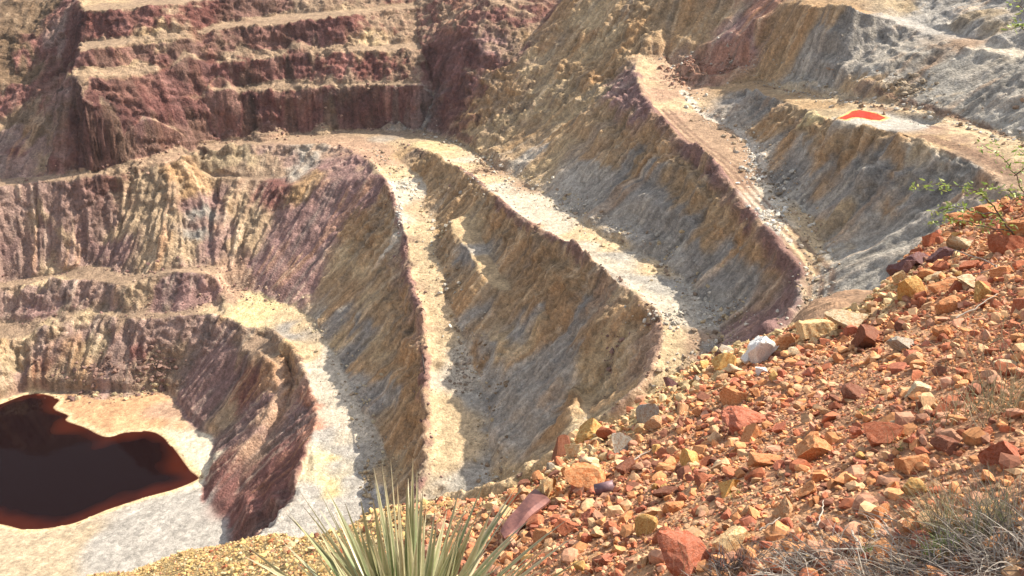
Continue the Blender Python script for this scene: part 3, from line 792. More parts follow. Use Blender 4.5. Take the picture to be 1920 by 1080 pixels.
MAT_PIT = earth_material('mine_rock', (0.5, 2.6), 0.75, strength=0.9, stones=(1.3, 0.26, 0.35))
pit_me = np_mesh('pit_terrain', np.stack([PX, PY, PZ], -1).reshape(-1, 3), grid_faces(NX, NY))
set_col(pit_me, CC_.reshape(-1, 3), alpha=np.clip(1 - .75 * fl - .35 * (1 - STEEP) * (1 - fl), .2, 1).ravel())      # alpha: how coarse the surface is
pit = link('pit_terrain', pit_me, None, MAT_PIT)
tag(pit, 'stepped benches and banded rock walls of the open pit', 'terrain', kind='structure')

# ------------------------------------------------------------------ water
def sheet(name, poly, z, mat):
    bm = bmesh.new()
    vs = [bm.verts.new((p[0], p[1], z)) for p in poly]
    bm.faces.new(vs)
    bmesh.ops.recalc_face_normals(bm, faces=bm.faces)
    if bm.faces[:][0].normal.z < 0: bmesh.ops.reverse_faces(bm, faces=bm.faces[:])
    bmesh.ops.triangulate(bm, faces=bm.faces[:])
    me = bpy.data.meshes.new(name)
    bm.to_mesh(me)
    bm.free()
    return link(name, me, None, mat)


def water_mat(name, rgb, rough, bumpd, spec=.5):
    mt, nt, b = nodes(name)
    tc = nd(nt, 'ShaderNodeTexCoord')
    n = nd(nt, 'ShaderNodeTexNoise', i_Scale=0.9, i_Detail=4.0)
    nt.links.new(tc.outputs['Object'], n.inputs['Vector'])
    bu = nd(nt, 'ShaderNodeBump', i_Strength=0.3, i_Distance=bumpd)
    nt.links.new(n.outputs['Fac'], bu.inputs['Height'])
    nt.links.new(bu.outputs[0], b.inputs['Normal'])
    b.inputs['Base Color'].default_value = (*rgb, 1)
    b.inputs['Roughness'].default_value = rough
    b.inputs['IOR'].default_value = 1.33
    b.inputs['Specular IOR Level'].default_value = spec
    return mt


wm = (sd < 3.0) & (np.arange(NX)[:, None] % 2 == 0) & (np.arange(NY)[None] % 2 == 0)
vi = -np.ones((NX, NY), int)
vi[wm] = np.arange(wm.sum())
wv = np.stack([XX[wm], YY[wm], np.full(wm.sum(), LZ)], -1)
qa, qb, qc, qd = vi[:-2:2, :-2:2], vi[2::2, :-2:2], vi[2::2, 2::2], vi[:-2:2, 2::2]
n0, n1 = min(q.shape[0] for q in (qa, qb, qc, qd)), min(q.shape[1] for q in (qa, qb, qc, qd))
qf = np.stack([q[:n0, :n1].ravel() for q in (qa, qb, qc, qd)], 1)
qf = qf[(qf >= 0).all(1)]
lake_me = np_mesh('lake_water', wv, qf)
dep = sstep(-0.2, -6.0, sd[wm] + 4.0 * fbm(XX[wm] / 9, YY[wm] / 9, 3, 261))      # iron in the shallows, black depth
set_col(lake_me, np.array((.045, .0080, .0035)) + (np.array((.0070, .0019, .0021)) - np.array((.045, .0080, .0035))) * dep[:, None])
MAT_LAKE = water_mat('dark_red_water', (.020, .0034, .0022), 0.05, 0.02, .09)
_nt = MAT_LAKE.node_tree
_at = nd(_nt, 'ShaderNodeAttribute', attribute_name='Col')
_nt.links.new(_at.outputs['Color'], [q for q in _nt.nodes if q.type == 'BSDF_PRINCIPLED'][0].inputs['Base Color'])
lake = link('lake_water', lake_me, None, MAT_LAKE)
tag(lake, 'dark red brown acid lake on the floor of the pit', 'water', kind='structure')
MAT_POND = water_mat('bright_red_water', (.52, .032, .016), 0.12, 0.01)
_nt = MAT_POND.node_tree
_b = [q for q in _nt.nodes if q.type == 'BSDF_PRINCIPLED'][0]
_n = nd(_nt, 'ShaderNodeTexNoise', i_Scale=0.35, i_Detail=5.0)
_c = nd(_nt, 'ShaderNodeTexCoord')
_nt.links.new(_c.outputs['Object'], _n.inputs['Vector'])
_r = nd(_nt, 'ShaderNodeValToRGB')
_r.color_ramp.elements[0].position, _r.color_ramp.elements[1].position = .38, .66
_r.color_ramp.elements[0].color, _r.color_ramp.elements[1].color = (.60, .034, .016, 1), (.40, .060, .022, 1)
_nt.links.new(_n.outputs['Fac'], _r.inputs[0])
_nt.links.new(_r.outputs[0], _b.inputs['Base Color'])
pond = sheet('pond_water', POND, PONDZ + 0.12, MAT_POND)
tag(pond, 'small bright red pool on the upper bench', 'water', kind='structure')
# ------------------------------------------------------------------ near slope the camera stands on
rng = np.random.RandomState(11)
random.seed(5)


def plane_z(x, y):
    x = np.asarray(x, float)
    xr = np.where(x > 6, 6 + (x - 6) * 0.5, x)
    return -1.83 + 0.523 * (xr - 1.44) - 0.488 * (np.asarray(y, float) - 2)


def on_plane(u, v):
    d = ray(u, v)
    # z = -1.607 + .523 x - .488 y on the ray
    t = (-1.83 - 0.523 * 1.44 + 0.976) / (d[2] - 0.523 * d[0] + 0.488 * d[1])
    if d[0] * t > 6 or t < 0: t = 9.5
    return d * t


EDGE_PX = [(-150, 1120), (100, 1092), (200, 1082), (260, 1073), (340, 1049), (430, 1026), (510, 1012), (600, 1016), (650, 1004), (700, 968), (800, 955), (880, 950), (940, 944), (985, 925), (1010, 905),
           (1035, 880), (1045, 855), (1075, 835), (1110, 815), (1150, 815), (1200, 780), (1250, 735), (1300, 700), (1350, 675), (1410, 658), (1450, 640), (1500, 624), (1560, 606),
           (1610, 586), (1650, 552), (1680, 512), (1725, 468), (1780, 425), (1850, 398), (1930, 380), (2050, 360), (2200, 330)]
EDGE = np.array([on_plane(u, v) for u, v in EDGE_PX])
FPOLY = np.vstack([EDGE[:, :2], [[40, 12], [40, -6], [-60, -6], [-60, 12]]])


def seg_dist(w, x, y):
    D = np.full(x.shape, 1e9)
    for a, b in zip(w[:-1], w[1:]):
        dx, dy = b[0] - a[0], b[1] - a[1]
        t = np.clip(((x - a[0]) * dx + (y - a[1]) * dy) / max(dx * dx + dy * dy, 1e-9), 0, 1)
        D = np.minimum(D, np.hypot(x - a[0] - t * dx, y - a[1] - t * dy))
    return D


def near_z(x, y, detail=True):
    x, y = np.asarray(x, float), np.asarray(y, float)
    z = plane_z(x, y)
    ins = inside(FPOLY, x, y)
    d = np.where(ins, -1, 1) * seg_dist(EDGE, x, y)
    out = np.clip(d, 0, None)
    z = z - 0.85 * out - 0.25 * np.clip(out, 0, 1) + 0.10 * sstep(-1.0, -0.05, d) * (d < 0)
    if detail:
        z = z + 0.10 * fbm(x / 1.6, y / 1.6, 3, 201) + 0.035 * fbm(x / 0.35, y / 0.35, 3, 205) + 0.010 * fbm(x / 0.09, y / 0.09, 2, 209)
    return z


def axis(a, b, s0, growth, c):
    """spacing s0 near c, growing away from it"""
    out = [c]
    s = s0
    while out[-1] < b:
        out.append(out[-1] + s)
        s = s0 * max(1, 1 + growth * (abs(out[-1] - c) - 6))
    lo = [c]
    while lo[-1] > a:
        lo.append(lo[-1] - s0 * max(1, 1 + growth * (abs(lo[-1] - c) - 6)))
    return np.array(lo[:0:-1] + out)


fx = axis(-60, 45, 0.03, 0.9, 1.0)
fy = axis(-4, 46, 0.03, 0.55, 4.5)
FX, FY = np.meshgrid(fx, fy, indexing='ij')
FZ = near_z(FX, FY)
ored = np.array((.385, .205, .115)) + 0 * FX[..., None]
nse = fbm(FX / 0.8, FY / 0.8, 4, 211)
fcol = mixc(ored, (.47, .29, .16), sstep(-.2, .5, nse))
fcol = mixc(fcol, (.30, .125, .065), sstep(.1, .6, fbm(FX / 1.1, FY / 1.1, 3, 215)))
# yellow gravel low on the left, ochre along the edge, brown shoulder
lowl = sstep(-0.2, -1.1, FX - 0.10 * (FY - 4))
fcol = mixc(fcol, (.43, .30, .14), lowl)
fcol = mixc(fcol, (.52, .40, .19), 0.8 * sstep(0.9, 0.1, seg_dist(EDGE[14:28], FX, FY) + 0.3 * nse))
near_me = np_mesh('near_slope', np.stack([FX, FY, FZ], -1).reshape(-1, 3), grid_faces(len(fx), len(fy)))
set_col(near_me, np.clip(fcol * (1 + .15 * fbm(FX / .2, FY / .2, 2, 221))[..., None], .02, .8).reshape(-1, 3))
MAT_NEAR = earth_material('orange_gravel', (4.0, 28.0), 0.03, strength=0.8, var=(.75, 1.25), stones=(55.0, 0.30, 0.35))
tag(link('ground', near_me, None, MAT_NEAR), 'orange gravel slope at the rim of the pit', 'ground', kind='structure')


def fg_hit(u, v):
    d = ray(u, v)
    t = np.arange(2.0, 45, 0.02)
    p = d[None] * t[:, None]
    z = near_z(p[:, 0], p[:, 1])
    b = np.where(p[:, 2] <= z)[0]
    return (p[b[0]], t[b[0]]) if len(b) else (None, None)

# a lower brown shoulder of the hill shows beyond the edge
SHO = curve(np.array([ray(u, v) * t for u, v, t in [(1400, 668, 10), (1440, 642, 13), (1487, 603, 18), (1520, 568, 22), (1560, 553, 24), (1600, 551, 24.5), (1640, 549, 24), (1700, 540, 22), (1780, 500, 19)]]), 6)
SHI = curve(np.array([ray(u, v) * t for u, v, t in [(1390, 720, 9.0), (1430, 700, 9.2), (1490, 680, 9.6), (1540, 665, 10), (1580, 650, 10.4), (1620, 640, 10.6), (1670, 610, 10.8), (1740, 560, 11), (1820, 500, 11)]]), 6)
rows = []
for r in np.linspace(0, 1, 70):
    rows.append(SHI + (SHO - SHI) * r + np.array([0, 0, 0.35 * math.sin(r * math.pi) * 0.3]))
away = (SHO - SHI)[:, :2]
away /= np.linalg.norm(away, axis=1)[:, None]
for r in np.linspace(0.4, 26, 24):
    rows.append(SHO + np.concatenate([away * r, np.full((len(SHO), 1), -r * 0.95)], 1))
R_ = np.array(rows)
# finer along the line
k = 5
tt = np.linspace(0, R_.shape[1] - 1, (R_.shape[1] - 1) * k + 1)
i0 = np.clip(tt.astype(int), 0, R_.shape[1] - 2)
R_ = R_[:, i0] + (R_[:, i0 + 1] - R_[:, i0]) * (tt - i0)[None, :, None]
sn = fbm(R_[..., 0] / 1.2, R_[..., 1] / 1.2, 4, 231)
R_[..., 2] += 0.22 * sn + 0.05 * fbm(R_[..., 0] / .25, R_[..., 1] / .25, 3, 235)
sh_me = np_mesh('hill_shoulder', R_.reshape(-1, 3), grid_faces(*R_.shape[:2])[:, ::-1])
sc_ = mixc(np.array((.20, .125, .08)) + 0 * sn[..., None], (.29, .18, .11), sstep(-.1, .5, sn))
set_col(sh_me, (sc_ * (1 + .2 * fbm(R_[..., 0] / .3, R_[..., 1] / .3, 2, 237))[..., None]).reshape(-1, 3))
tag(link('hill_shoulder', sh_me, None, earth_material('brown_gravel', (2.0, 12.0), 0.05, stones=(9.0, .3, .5))), 'brown gravel shoulder below the rim', 'ground', kind='structure')
# ------------------------------------------------------------------ stones
def ico(sub):
    bm = bmesh.new()
    bmesh.ops.create_icosphere(bm, subdivisions=sub, radius=1.0)
    bm.verts.ensure_lookup_table()
    v = np.array([x.co[:] for x in bm.verts])
    f = np.array([[q.index for q in p.verts] for p in bm.faces])
    bm.free()
    return v, f


ICO = {k: ico(k) for k in (1, 2, 3, 4)}


def stone(sub, r, asp=(1, 1, 1), cuts=9, rough=0.03):
    """an angular broken stone: a block cut by a few deep planes, then chipped"""
    v, f = ICO[sub]
    v = v * (1 / np.abs(v).max(1, keepdims=True) ** .55)      # towards a block, so corners survive
    M = np.array(Euler(r.uniform(0, 6, 3)).to_matrix())
    v = v @ M.T
    for q in range(cuts):
        n = r.normal(size=3)
        n /= np.linalg.norm(n)
        o = r.uniform(0.30, 0.80)
        d = v @ n - o
        v = v - np.clip(d, 0, None)[:, None] * n
    if rough:
        s1, s2 = r.rand(2) * 50
        v = v * (1 + rough * 1.6 * fbm(v[:, 0] * 2.2 + v[:, 2] * 1.7 + s1, v[:, 1] * 2.2 - v[:, 2] * 1.3 + s2, 2, 7) + rough * .8 * vnoise(v[:, 0] * 8 + v[:, 2] * 5 + s2, v[:, 1] * 8 - v[:, 2] * 6))[:, None]
    v = v - (v.max(0) + v.min(0)) / 2
    v = v / np.abs(v).max(0)
    return v * np.array(asp), f


def stone_material(name='broken_rock', stain=(.80, .58, .45)):
    mt, nt, b = nodes(name)
    L = nt.links.new
    oi = nd(nt, 'ShaderNodeObjectInfo')
    tc = nd(nt, 'ShaderNodeTexCoord')
    n1 = nd(nt, 'ShaderNodeTexNoise', i_Scale=14.0, i_Detail=7.0, i_Roughness=0.7)
    n2 = nd(nt, 'ShaderNodeTexNoise', i_Scale=5.0, i_Detail=4.0, i_Roughness=0.6, i_Distortion=0.8)
    mp = nd(nt, 'ShaderNodeVectorMath', operation='ADD')
    L(tc.outputs['Object'], mp.inputs[0])
    L(oi.outputs['Location'], mp.inputs[1])
    for n in (n1, n2): L(mp.outputs[0], n.inputs['Vector'])
    m1 = nd(nt, 'ShaderNodeMapRange')
    L(n1.outputs['Fac'], m1.inputs['Value'])
    m1.inputs['From Min'].default_value, m1.inputs['From Max'].default_value = .3, .7
    m1.inputs['To Min'].default_value, m1.inputs['To Max'].default_value = .62, 1.35
    sc = nd(nt, 'ShaderNodeVectorMath', operation='SCALE')
    L(oi.outputs['Color'], sc.inputs[0])
    L(m1.outputs[0], sc.inputs['Scale'])
    # iron stain in patches
    mx = nd(nt, 'ShaderNodeMix', data_type='RGBA', blend_type='MULTIPLY')
    rp = nd(nt, 'ShaderNodeMapRange')
    L(n2.outputs['Fac'], rp.inputs['Value'])
    rp.inputs['From Min'].default_value, rp.inputs['From Max'].default_value = .46, .62
    L(rp.outputs[0], mx.inputs['Factor'])
    L(sc.outputs[0], mx.inputs[6])
    mx.inputs[7].default_value = (*stain, 1)
    L(mx.outputs[2], b.inputs['Base Color'])
    bu = nd(nt, 'ShaderNodeBump', i_Strength=.6, i_Distance=.012)
    L(n1.outputs['Fac'], bu.inputs['Height'])
    L(bu.outputs[0], b.inputs['Normal'])
    b.inputs['Roughness'].default_value = .85
    b.inputs['Specular IOR Level'].default_value = .25
    return mt


MAT_STONE = stone_material()
MAT_QUARTZ = stone_material('white_quartz', (.96, .93, .90))
SCOL = dict(orange=(.60, .285, .128), rust=(.42, .150, .078), brown=(.24, .105, .066), ochre=(.60, .38, .14), purple=(.21, .115, .115), brick=(.45, .165, .10),
            white=(.86, .84, .80), cream=(.64, .52, .34), grey=(.36, .325, .27), yellow=(.63, .46, .25), tan=(.58, .36, .20))
WORD = dict(orange='orange', rust='rust red', brown='dark brown', ochre='ochre', purple='purple grey', brick='brick red', white='white', cream='cream', grey='grey', yellow='yellow', tan='tan')

# u, v, width, height (pixels of the photograph), colour, own label
BIG = [
    (1423, 654, 56, 60, 'white', 'bright white quartz block standing on the rim of the slope'), (1402, 670, 28, 30, 'white', 'white splinter leaning against the bright white quartz block'),
    (1355, 682, 46, 42, 'ochre', 'yellow ochre block with a shaded face, left of the white quartz block'), (1625, 637, 50, 52, 'brown', 'rounded dark brown boulder, darkest and roundest on the upper slope'),
    (1692, 648, 58, 32, 'grey', 'pale grey flat stone just right of the round dark brown boulder'), (1525, 617, 64, 36, 'yellow', 'pale yellow slab lying on the rim above the orange stones'),
    (1602, 600, 96, 26, 'cream', 'long cream slab tilted along the rim, the longest pale stone there'), (1890, 460, 72, 38, 'rust', 'large rust red block with a dark shaded side, at the top of the slope'),
    (1906, 430, 62, 42, 'orange', 'orange block cut by the frame edge at the top of the slope'), (1812, 412, 84, 36, 'orange', 'broad orange slab on the crest below the green shrub'),
    (1856, 398, 52, 26, 'orange', 'small orange crest stone under the shrub stem'), (1745, 450, 34, 26, 'rust', 'rust red stone on the crest left of the cream block'),
    (1800, 460, 54, 32, 'cream', 'cream and yellow block in the heap under the shrub'), (1760, 479, 42, 30, 'purple', 'purple grey block in the middle of the heap below the crest'),
    (1713, 490, 48, 32, 'purple', 'purple grey slab on the crest, second from the bottom of the dark heap'), (1688, 505, 44, 36, 'purple', 'dark purple block at the lower end of the dark heap'),
    (1762, 501, 36, 24, 'rust', 'rust red stone tucked under the purple grey blocks'), (1813, 500, 34, 28, 'rust', 'rust red stone beside the curved dry twig'),
    (1692, 522, 42, 28, 'yellow', 'yellow stone wedged below the dark purple block'), (1704, 545, 52, 50, 'ochre', 'big ochre block with a shaded hollow under the dark heap'),
    (1737, 518, 38, 24, 'orange', 'orange stone between the yellow stone and the heap'), (1764, 538, 48, 24, 'orange', 'flat orange stone right of the big ochre block'),
    (1788, 541, 28, 28, 'rust', 'upright rust red stone next to the flat orange stone'), (1828, 530, 58, 20, 'cream', 'thin cream slab left of the yellow orange block'),
    (1843, 551, 50, 36, 'ochre', 'bright yellow orange block below the thin cream slab'), (1780, 574, 50, 34, 'orange', 'large orange block below the upright rust stone'),
    (1880, 514, 46, 26, 'orange', 'orange stone at the end of the curved dry twig'), (1913, 574, 32, 46, 'rust', 'tall rust red stone at the frame edge'),
    (1760, 624, 34, 36, 'orange', 'square orange block standing alone on the gravel'), (1597, 620, 28, 20, 'brick', 'small brick stone just left of the round dark brown boulder'),
    (1578, 640, 32, 20, 'orange', 'small orange stone left of the small brick stone'), (1710, 668, 36, 16, 'brick', 'flat brick stone under the pale grey flat stone'),
    (1890, 686, 50, 16, 'cream', 'flat cream stone in dry grass at the right'), (1470, 641, 36, 36, 'orange', 'orange block right of the white quartz block'),
    (1487, 661, 28, 20, 'cream', 'small cream stone below the orange block by the quartz'), (1430, 695, 28, 16, 'white', 'small flat white stone below the white quartz block'),
    (1377, 694, 36, 22, 'cream', 'cream stone between ochre block and flat white stone'), (1363, 657, 38, 16, 'grey', 'grey stone behind the yellow ochre block'),
    (1403, 790, 102, 36, 'brick', 'long flat brick red slab, largest slab in the middle of the slope'), (1600, 740, 60, 32, 'brown', 'dark brown flat stone in open gravel'),
    (1717, 733, 52, 28, 'cream', 'pale cream rock at the edge of the dry grass'), (1650, 817, 66, 46, 'rust', 'large red brown boulder with a flat top in open gravel'),
    (1523, 843, 72, 52, 'orange', 'big orange boulder with a red top in the middle of the gravel'), (1710, 873, 64, 38, 'orange', 'flat topped orange rock casting a shadow near the right grass'),
    (1713, 918, 52, 36, 'ochre', 'bright ochre block below the flat topped orange rock'), (1777, 838, 62, 24, 'brown', 'brown ledge stone left of the large brick rock'),
    (1882, 850, 84, 46, 'brick', 'large brick red rock behind the right grass tuft'), (1367, 911, 48, 38, 'ochre', 'ochre rock with a green sprout at its foot'),
    (1433, 863, 62, 24, 'orange', 'flat orange rock beside a small green sprout'), (1472, 957, 42, 46, 'tan', 'tan upright block in the lower gravel'),
    (1513, 918, 48, 30, 'orange', 'orange rock right of the tan upright block'), (1288, 1046, 104, 70, 'brick', 'largest brick red boulder, at the foot of the picture'),
    (1367, 1012, 78, 44, 'yellow', 'yellow white stone right of the largest brick boulder'), (1437, 1020, 26, 16, 'brick', 'tiny brick stone right of the yellow white stone'),
    (1410, 816, 42, 40, 'orange', 'orange stone right under the long brick red slab'), (1297, 861, 36, 46, 'ochre', 'upright ochre stone left of the flat orange rock'),
    (1375, 746, 52, 34, 'orange', 'orange block above the long brick red slab'), (1730, 996, 72, 14, 'orange', 'thin orange slab left of the bright green tuft'),
    (1107, 808, 56, 40, 'ochre', 'large dark ochre block on the lip, highest of the left rim'), (1052, 838, 32, 50, 'brown', 'dark pitted stone on the lip left of the ochre block'),
    (1075, 846, 36, 32, 'yellow', 'yellow lumpy stone between dark pitted stone and ochre block'), (1105, 868, 34, 22, 'cream', 'cream stone under the large dark ochre block'),
    (1098, 898, 82, 42, 'orange', 'orange slab with a pale edge above the pipe piece'), (1028, 914, 26, 58, 'yellow', 'tall yellow stone just above the rusty plate'),
    (1173, 876, 42, 32, 'brown', 'brown stone left of the pale stick'), (1245, 923, 48, 32, 'brown', 'dark brown block right of the pipe piece'),
    (1110, 972, 42, 28, 'brick', 'brick stone right of the rusty plate'), (1065, 991, 52, 26, 'rust', 'rust red stone below the rusty plate, right'),
    (1018, 1007, 42, 30, 'orange', 'orange stone below the middle of the rusty plate'), (1213, 986, 38, 42, 'ochre', 'upright ochre stone among dry grass stems'),
    (1243, 1004, 38, 24, 'rust', 'rust red stone above the largest brick boulder'), (1262, 950, 38, 24, 'orange', 'orange stone below the dark brown block'),
    (960, 1013, 26, 20, 'orange', 'small orange stone at the low end of the rusty plate'), (1223, 960, 34, 22, 'tan', 'tan stone left of the orange stone below the brown block'),
    (1135, 1050, 42, 24, 'brick', 'brick stone at the bottom among the grass stems'), (1165, 835, 38, 38, 'grey', 'grey brown upright stone on the left rim'),
    (1213, 776, 34, 46, 'grey', 'grey shaded block on the rim above the brown pieces'), (1258, 723, 32, 22, 'purple', 'small purple stone on the rim, left of the ochre block'),
]
taken = []


def set_stone(o, me, p, t, wpx, hpx, colr, rgen, sink=.22, spin=None):
    w, h = wpx * t / FOC / 2, hpx * t / FOC / 2 / 0.85
    o.location = (p[0], p[1], p[2] + h * (1 - 2.3 * sink))
    o.scale = (w, max(w * .75, h * .8), h)
    o.rotation_euler = (rgen.uniform(-.12, .12), rgen.uniform(-.12, .12) + .1, rgen.uniform(-.4, .4) if spin is None else spin)
    c = np.array(SCOL[colr]) * rgen.uniform(.85, 1.12)
    o.color = (*np.clip(c, 0, .9), 1)


BASES = []
for i in range(14):
    v, f = stone(3, rng, cuts=rng.randint(6, 11))
    me = np_mesh('rock', v, f, smooth=False)
    me.materials.append(MAT_STONE)
    BASES.append(me)
for i, (u, v, w, h, c, lab) in enumerate(BIG):
    p, t = fg_hit(u, v + h * .30)
    if p is None or t > 14: 
        p, t = fg_hit(u, v + h * .30 + 22)
        if p is None or t > 14: continue
    vv, ff = stone(4 if w > 40 else 3, rng, cuts=18 if c == 'white' else rng.randint(6, 12), rough=.09 if c == 'white' else .05)
    me = np_mesh('rock', vv, ff, smooth=False)
    me.materials.append(MAT_QUARTZ if c == 'white' else MAT_STONE)
    o = link('rock', me)
    set_stone(o, me, p, t, w * 1.06, h * 1.06, c, rng)
    taken.append((p[0], p[1], w * t / FOC * .5))
    tag(o, lab, 'rock', group='rocks on the near slope')

# smaller stones one can still tell as stones
mix_o = ['orange'] * 8 + ['rust'] * 5 + ['tan'] * 4 + ['brick'] * 3 + ['brown'] * 2 + ['ochre'] * 2 + ['cream'] * 1
mix_r = ['ochre'] * 4 + ['yellow'] * 5 + ['cream'] * 3 + ['tan'] * 2 + ['orange'] * 2 + ['grey'] * 2 + ['brown'] * 1
mix_t = ['orange'] * 4 + ['rust'] * 4 + ['purple'] * 3 + ['brown'] * 2 + ['cream'] * 1 + ['ochre']
n = 0
tries = 0
while n < 222 and tries < 6000:
    tries += 1
    u = rng.uniform(940, 1915)
    vtop = np.interp(u, [p[0] for p in EDGE_PX], [p[1] for p in EDGE_PX])
    v = vtop + (1075 - vtop) * rng.uniform(0, 1) ** 1.5
    p, t = fg_hit(u, v)
    if p is None or t > 12: continue
    rimd = v - vtop
    r_ = abs(rng.normal())
    px = 15 + 9 * r_
    rad_ = px * t / FOC * .5
    if any((p[0] - a) ** 2 + (p[1] - b) ** 2 < (c + rad_) ** 2 * .8 for a, b, c in taken): continue
    pool = mix_t if (u > 1640 and rimd < 120) else mix_r if (rimd < 45 and rng.rand() < .8) else mix_o
    c = pool[rng.randint(len(pool))]
    o = bpy.data.objects.new('rock', BASES[rng.randint(len(BASES))])
    COL.objects.link(o)
    set_stone(o, None, p, t, px, px * rng.uniform(.5, .85), c, rng, sink=.18, spin=rng.uniform(0, 6.3))
    tag(o, 'small broken %s stone lying loose in the gravel of the near slope' % WORD[c], 'rock', group='small %s stones on the near slope' % WORD[c])
    taken.append((p[0], p[1], rad_ * .8))
    n += 1


# loose gravel nobody could count
def scatter_mesh(name, P, S, C, sub, rgen, nb=10, flat=.7):
    vb = [stone(sub, rgen, cuts=7, rough=0)[0] for _ in range(nb)]
    f0 = ICO[sub][1]
    nv, nf = len(vb[0]), len(f0)
    N = len(P)
    V = np.empty((N, nv, 3), np.float32)
    for i in range(N):
        a, b, c = rgen.uniform(0, 6.28), rgen.uniform(-.5, .5), rgen.uniform(-.5, .5)
        R = np.array(Euler((b, c, a)).to_matrix())
        V[i] = (vb[rgen.randint(nb)] * (S[i] * np.array([1, rgen.uniform(.6, 1), flat * rgen.uniform(.7, 1.1)]))) @ R.T + P[i]
    F = (f0[None] + (np.arange(N) * nv)[:, None, None]).reshape(-1, 3)
    me = np_mesh(name, V.reshape(-1, 3), F, smooth=False)
    set_col(me, np.repeat(C, nv, axis=0))
    return me


def gravel_points(N, beyond=False):
    x = rng.uniform(1, 14, N * 6) if beyond else rng.uniform(-14, 8, N * 6)
    y = rng.uniform(.3, 15, N * 6) if beyond else rng.uniform(2.0, 15, N * 6)
    z = near_z(x, y, False)
    fwd = y * CP - z * SP
    up = y * SP + z * CP
    uu = 960 + FOC * x / fwd
    vv_ = 540 - FOC * up / fwd
    if beyond:
        ok = inside(FPOLY, x, y) & ((uu > 1975) | (vv_ > 1120)) & (fwd > .6)
        return x[ok][:N], y[ok][:N], near_z(x[ok][:N], y[ok][:N])
    ok = inside(FPOLY, x, y) & (uu > -60) & (uu < 1980) & (vv_ > 300) & (vv_ < 1130)
    ok &= rng.rand(N * 6) < np.clip(1.3 - fwd / 14, .25, 1)
    x, y = x[ok][:N], y[ok][:N]
    return x, y, near_z(x, y)


gx_, gy_, gz_ = gravel_points(60000)
ex, ey = rng.uniform(-7, .2, 16000), rng.uniform(2.5, 11, 16000)
ez = near_z(ex, ey)
eu = 960 + FOC * ex / (ey * CP - ez * SP)
ek = inside(FPOLY, ex, ey) & (eu > -40) & (eu < 990)
bx_, by_, bz_ = gravel_points(30000, True)      # the slope goes on beside the picture
gx_, gy_, gz_ = np.r_[gx_, ex[ek], bx_], np.r_[gy_, ey[ek], by_], np.r_[gz_, ez[ek], bz_]
N = len(gx_)
gs_ = 0.0066 * (1 + rng.pareto(2.6, N)).clip(0, 6)
pal = np.array([SCOL[c] for c in ['orange', 'orange', 'rust', 'tan', 'tan', 'brick', 'orange', 'rust', 'brown', 'tan', 'orange']] + [(.54, .29, .18), (.48, .25, .16)])
gcol = pal[rng.randint(len(pal), size=N)] * rng.uniform(.75, 1.2, (N, 1))
low = sstep(-.3, -1.2, gx_ - .1 * (gy_ - 4))
ypal = np.array([(.50, .34, .14), (.60, .42, .18), (.36, .24, .11), (.55, .45, .26)])[rng.randint(4, size=N)]
gcol = gcol + (ypal - gcol) * (rng.rand(N) < low * .85)[:, None]
rimn = seg_dist(EDGE[14:30], gx_, gy_)
gcol = gcol + (np.array(SCOL['yellow']) * rng.uniform(.6, 1.1, (N, 1)) - gcol) * ((rng.rand(N) < .55 * sstep(.8, .1, rimn)))[:, None]
MAT_GRAVEL = earth_material('loose_gravel', (9.0, 60.0), .004, strength=.5, var=(.8, 1.2))
gm = scatter_mesh('gravel', np.stack([gx_, gy_, gz_ + gs_ * .35], -1), gs_, gcol, 1, rng)
tag(link('gravel', gm, None, MAT_GRAVEL), 'loose orange gravel strewn over the near slope', 'gravel', kind='stuff')
# cobbles, tied to the same slope
x, y, z = gravel_points(12500)
x2, y2, z2 = gravel_points(6000, True)
x, y, z = np.r_[x, x2], np.r_[y, y2], np.r_[z, z2]
N = len(x)
s_ = 0.017 * (1 + rng.pareto(2.4, N)).clip(0, 3.2)
c_ = pal[rng.randint(len(pal), size=N)] * rng.uniform(.75, 1.15, (N, 1))
lo2 = sstep(-.3, -1.2, x - .1 * (y - 4))
keep = (rng.rand(N) > lo2 * .85) & (rng.rand(N) < .12 + .55 * sstep(-.2, .2, fbm(x / 1.1, y / 1.1, 3, 271)) + .6 * sstep(2.0, .3, seg_dist(EDGE[10:36], x, y)))
rm = seg_dist(EDGE[14:30], x, y)
c_ = c_ + (np.array(SCOL['yellow']) * rng.uniform(.7, 1.1, (N, 1)) - c_) * ((rng.rand(N) < .55 * sstep(.9, .15, rm)))[:, None]
cm = scatter_mesh('rubble', np.stack([x, y, z + s_ * .3], -1)[keep], s_[keep], c_[keep], 2, rng, nb=14)
tag(link('rubble', cm, None, MAT_GRAVEL), 'fist sized broken stones strewn over the near slope', 'rubble', kind='stuff')

# fallen blocks along the roads and at the foot of the pit walls
def pit_surface(x, y):
    fi, fj = (x - GX0) / GS, (y - GY0) / GS
    return bil(PZ, fi, fj)


